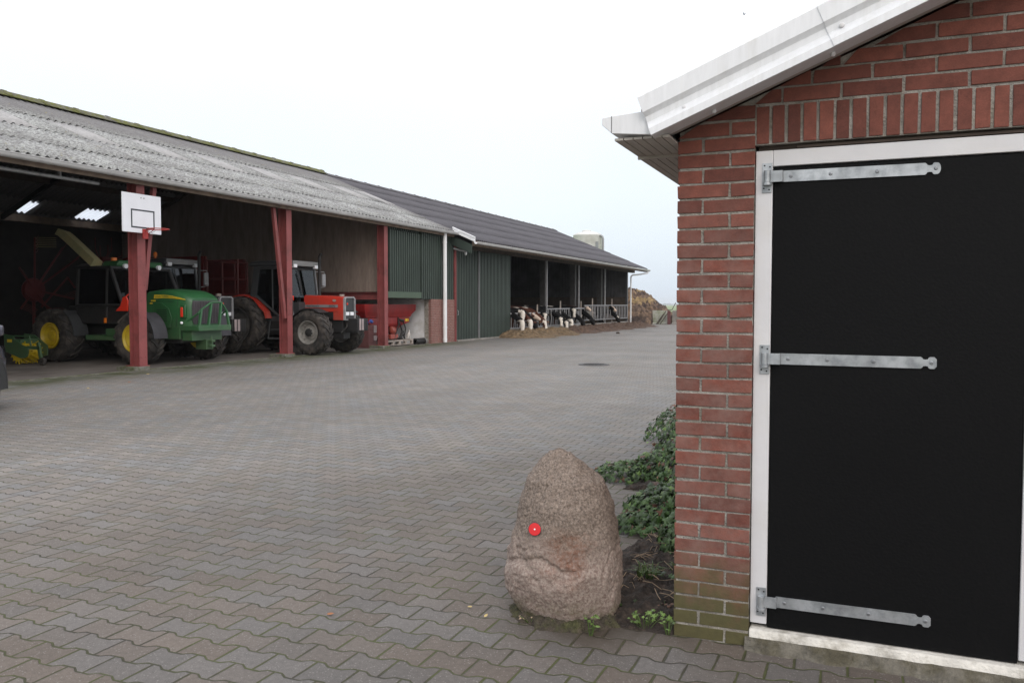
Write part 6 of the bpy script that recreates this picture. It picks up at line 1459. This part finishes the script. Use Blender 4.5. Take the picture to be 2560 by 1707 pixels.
def weed(x, y, n, label, h=0.05, shape=LEAF, mt_='ivy_young', size=(0.012, 0.024), spread=0.07, cat_='weed'):
    t = thing('weed', label, cat_, (x, y, 0.0), group='small plants round the bed'); A = MB(); B = MB()
    for _ in range(n):
        a = rng.uniform(0, 2*PI); r = spread*math.sqrt(rng.random()); px2, py2 = r*math.cos(a), r*math.sin(a)
        z = 0.03+h*rng.random(); B.tube([(px2*0.3, py2*0.3, 0.0), (px2*0.7, py2*0.7, z*0.7), (px2, py2, z)], 0.0013, 4)
        leaf(A, (px2, py2, z), (rng.uniform(-.5, .5), rng.uniform(-.9, .2), 1), rng.uniform(*size), shape, rng)
    A.build('leaves', mt_, t, smooth=0, fix=False); B.build('stems', 'grassblade', t)
weed(-0.86, 3.56, 26, 'light green seedlings at the front edge of the soil bed', spread=0.09)
weed(-0.75, 3.53, 9, 'tiny green plant against the foot of the brick corner', spread=0.035)
weed(-0.93, 3.66, 18, 'dark leaved seedlings in the soil beside the boulder', mt_='ivy', spread=0.09, h=0.03)
weed(-0.80, 3.72, 16, 'reddish withered seedlings close to the garage wall', mt_='ivy_brown', spread=0.08, h=0.03)
weed(-1.055, 3.385, 12, 'small bright green weed at the foot of the boulder', spread=0.03, h=0.06, shape=SIMPLE, size=(0.018, 0.03))
weed(-1.345, 3.42, 14, 'flat dry weed under the left side of the boulder', spread=0.06, h=0.008, mt_='twig', shape=SIMPLE, size=(0.01, 0.02))
def tuft(x, y, n, h, label):
    mb = MB()
    for _ in range(n):
        a = rng.uniform(0, 2*PI); l = h*rng.uniform(0.5, 1.1); bx, by = x+rng.uniform(-.04, .04), y+rng.uniform(-.04, .04)
        dx_, dy_ = math.cos(a)*l*0.7, math.sin(a)*l*0.7; w_ = 0.0028
        px_, py_ = -math.sin(a)*w_, math.cos(a)*w_
        mb.add([(bx+px_, by+py_, 0.02), (bx-px_, by-py_, 0.02), (bx+dx_*0.5-px_, by+dy_*0.5-py_, 0.03+l*0.6), (bx+dx_*0.5+px_, by+dy_*0.5+py_, 0.03+l*0.6), (bx+dx_, by+dy_, 0.03+l*0.62)], [(0, 1, 2, 3), (3, 2, 4)])
    tag(mb.build('grass_tuft', 'grassblade', None, smooth=0, fix=False), label, 'grass tuft', 'grass tufts in the soil bed')
tuft(-0.98, 4.10, 60, 0.13, 'larger grass tuft in the soil right of the boulder'); tuft(-0.84, 4.28, 40, 0.10, 'smaller grass tuft close to the garage wall')
weed(-0.86, 4.18, 22, 'dark ivy seedlings between the grass tufts', mt_='ivy', spread=0.12, h=0.05, size=(0.016, 0.032))
weed(-0.80, 4.55, 14, 'dark ivy seedlings in the bare soil below the ivy clump', mt_='ivy', spread=0.08, h=0.04, size=(0.016, 0.032))
mb = MB()
for _ in range(90):
    x, y = rng.uniform(-1.12, -0.74), rng.uniform(3.75, 5.1); a = rng.uniform(0, PI); l = rng.uniform(0.03, 0.13); z = 0.052+0.02*rng.random()
    mb.tube([(x, y, z), (x+l*0.5*math.cos(a), y+l*0.5*math.sin(a), z+rng.uniform(0, .025)), (x+l*math.cos(a), y+l*math.sin(a), z+rng.uniform(-.01, .02))], rng.uniform(0.0011, 0.0026), 4)
tag(mb.build('twigs', 'twig', None), 'dry twigs and stalks scattered over the dark soil bed', 'twigs', kind='stuff')
# fallen leaves
for x, y, s, m_n, lb in ((-2.246, 3.13, 0.036, 'fallen', 'curled brown fallen leaf lying alone on the paving at lower left'), (-1.67, 3.481, 0.026, 'fallen_yellow', 'yellow fallen leaf left of the boulder, further from the bottom edge'), (-1.561, 3.379, 0.028, 'fallen_yellow', 'yellow fallen leaf just left of the boulder foot'),
                         (-1.71, 4.35, 0.03, 'fallen_yellow', 'pale fallen leaf on the paving behind the boulder, at its left'), (-1.88, 5.17, 0.032, 'fallen_yellow', 'pale fallen leaf on open paving well behind the boulder'), (-13.5, 12.7, 0.09, 'fallen_yellow', 'pale fallen leaf near the post with the hoop'), (-12.2, 10.2, 0.08, 'fallen_yellow', 'pale fallen leaf near the grey car nose'), (-12.4, 11.3, 0.08, 'fallen', 'brown fallen leaf beside the shed kerb')):
    mb = MB(); leaf(mb, (0, 0, 0.006), (0.15, -0.2, 1), s, SIMPLE, rng, curl=-0.6); o = mb.build('fallen_leaf', m_n, None, smooth=60, fix=False); o.location = (x, y, 0.001)
    tag(o, lb, 'leaf', 'fallen leaves on the yard')
# bird
bd = thing('bird', 'tiny dark bird flying high in the white sky', 'bird', (-4.1, 31.4, 11.95), 0.6); bd.scale = (0.4, 0.4, 0.4)
mb = MB(); mb.ball((0, 0, 0), 0.05, 10, 8, (0.9, 2.2, 0.9)); mb.ball((0, 0.12, 0.02), 0.035, 8, 6); mb.loft([[(-0.02, -0.09, 0), (0.02, -0.09, 0), (0.02, -0.09, 0.01), (-0.02, -0.09, 0.01)], [(-0.04, -0.2, 0), (0.04, -0.2, 0), (0.04, -0.2, 0.006), (-0.04, -0.2, 0.006)]], True); mb.build('body', 'bird', bd)
for s in (-1, 1):
    mb = MB(); mb.loft([[(s*0.03, 0.06, 0.02), (s*0.03, -0.05, 0.02), (s*0.03, -0.05, 0.03), (s*0.03, 0.06, 0.03)], [(s*0.10, 0.07, 0.10), (s*0.10, -0.04, 0.10), (s*0.10, -0.04, 0.108), (s*0.10, 0.07, 0.108)], [(s*0.14, -0.03, 0.20), (s*0.13, -0.06, 0.20), (s*0.13, -0.06, 0.203), (s*0.14, -0.03, 0.203)]], True); mb.build('wing', 'bird', bd)

# ------------------------------------------------------------------ grey car at the left edge, nose towards the shed
car = thing('car', 'dark grey car at the far left edge, only its front corner in view', 'car', (-10.62, 6.17, 0.0), math.radians(131))
def csec(x, zb, zt, hw, r=0.12):
    return [(x, -hw*0.90, zb), (x, -hw*0.985, zb+0.10), (x, -hw, (zb+zt)/2), (x, -hw*0.97, zt-r), (x, -hw*0.90, zt-r*0.25), (x, -hw*0.6, zt), (x, 0, zt+0.02), (x, hw*0.6, zt), (x, hw*0.90, zt-r*0.25), (x, hw*0.97, zt-r), (x, hw, (zb+zt)/2), (x, hw*0.985, zb+0.10), (x, hw*0.90, zb)]
mb = MB(); mb.loft([csec(-1.95, 0.38, 0.95, 0.74), csec(-1.8, 0.28, 1.05, 0.82), csec(-1.0, 0.25, 1.06, 0.87), csec(0.6, 0.25, 1.06, 0.87), csec(1.2, 0.27, 1.02, 0.86), csec(1.65, 0.40, 0.90, 0.82), csec(1.86, 0.46, 0.78, 0.72), csec(1.95, 0.50, 0.70, 0.58)], True)
cb = mb.build('body', 'car_paint', car, smooth=60)
mb = MB(); mb.loft([[(-1.75, -0.74, 1.04), (0.95, -0.74, 1.03), (0.95, 0.74, 1.03), (-1.75, 0.74, 1.04)], [(-1.55, -0.60, 1.50), (0.15, -0.60, 1.52), (0.15, 0.60, 1.52), (-1.55, 0.60, 1.50)]], True); mb.build('greenhouse', 'glass_dark', car, smooth=30)
mb = MB()
for s in (-1, 1): mb.tube([(0.97, s*0.745, 1.02), (0.15, s*0.605, 1.52), (-1.55, s*0.605, 1.50), (-1.77, s*0.745, 1.03)], 0.03, 6)
mb.box(-1.5, 0.1, -0.58, 0.58, 1.51, 1.545); mb.build('roof', 'car_paint', car, bevel=0.01)
mb = MB(); mb.loft([[(1.55, -0.84, 0.26), (1.98, -0.60, 0.28), (1.98, 0.60, 0.28), (1.55, 0.84, 0.26)], [(1.52, -0.865, 0.47), (2.02, -0.62, 0.48), (2.02, 0.62, 0.48), (1.52, 0.865, 0.47)]], True); mb.build('bumper', 'car_plastic', car, bevel=0.03)
mb = MB(); mb.loft([[(1.50, -0.86, 0.48), (2.00, -0.62, 0.49), (2.00, 0.62, 0.49), (1.50, 0.86, 0.48)], [(1.48, -0.86, 0.64), (1.97, -0.60, 0.64), (1.97, 0.60, 0.64), (1.48, 0.86, 0.64)]], True); mb.build('bumper_cover', 'car_paint', car, bevel=0.035)
for s in (-1, 1):
    mb = MB(); mb.loft([[(1.62, s*0.835, 0.68), (1.92, s*0.60, 0.66), (1.90, s*0.58, 0.78), (1.60, s*0.82, 0.86)], [(1.60, s*0.80, 0.68), (1.88, s*0.56, 0.66), (1.86, s*0.55, 0.78), (1.58, s*0.79, 0.86)]], True); mb.build('headlight', 'glass_dark', car)
    mb = MB(); mb.box(0.72, 0.86, s*0.90-0.10, s*0.90+0.10, 1.02, 1.16); mb.build('mirror', 'car_paint', car, bevel=0.03)
    for xw in (1.12, -1.25):
        mb = MB(); mb.lathe([(0.20, s*0.70-0.10), (0.29, s*0.70-0.10), (0.31, s*0.70-0.06), (0.31, s*0.72+0.06), (0.29, s*0.72+0.10), (0.20, s*0.72+0.10), (0.20, s*0.70-0.10)], (xw, 0, 0.31), 'y', 28); wl = mb.build('wheel', 'rubber', car)
        mb = MB(); mb.lathe([(0.20, s*0.80), (0.17, s*0.77), (0.05, s*0.79), (0.0, s*0.80)], (xw, 0, 0.31), 'y', 20); mb.build('rim', 'pvc', wl)
        mb = MB(); R = []
        for k in range(11):
            a = math.radians(-8+196*k/10); c, q = math.cos(a), math.sin(a); R.append([(xw+0.335*c, s*0.855, 0.31+0.335*q), (xw+0.335*c, s*0.875, 0.31+0.335*q), (xw+0.39*c, s*0.872, 0.31+0.39*q), (xw+0.39*c, s*0.855, 0.31+0.39*q)])
        mb.loft(R, True); mb.prism([(xw+0.335*math.cos(math.radians(a)), 0.31+0.335*math.sin(math.radians(a))) for a in range(-8, 190, 12)], 'y', s*0.86, s*0.872); mb.build('wheel_arch', 'car_plastic', car)

# ------------------------------------------------------------------ damp air
HAZE = True
if HAZE:
    mb = MB(); mb.box(-5800, 5800, -5800, 5800, -1.2, 34); hz = mb.build('haze', 'field', None, smooth=0)
    hm = bpy.data.materials.new('haze_air'); hm.use_nodes = True; t = hm.node_tree; t.nodes.clear()
    ho = N(t, 'ShaderNodeOutputMaterial'); pv = N(t, 'ShaderNodeVolumePrincipled'); pv.inputs['Density'].default_value = 0.00022; pv.inputs['Color'].default_value = (0.92, 0.96, 1.0, 1)
    t.links.new(pv.outputs[0], ho.inputs['Volume']); hz.data.materials.clear(); hz.data.materials.append(hm)
    tag(hz, kind='stuff')
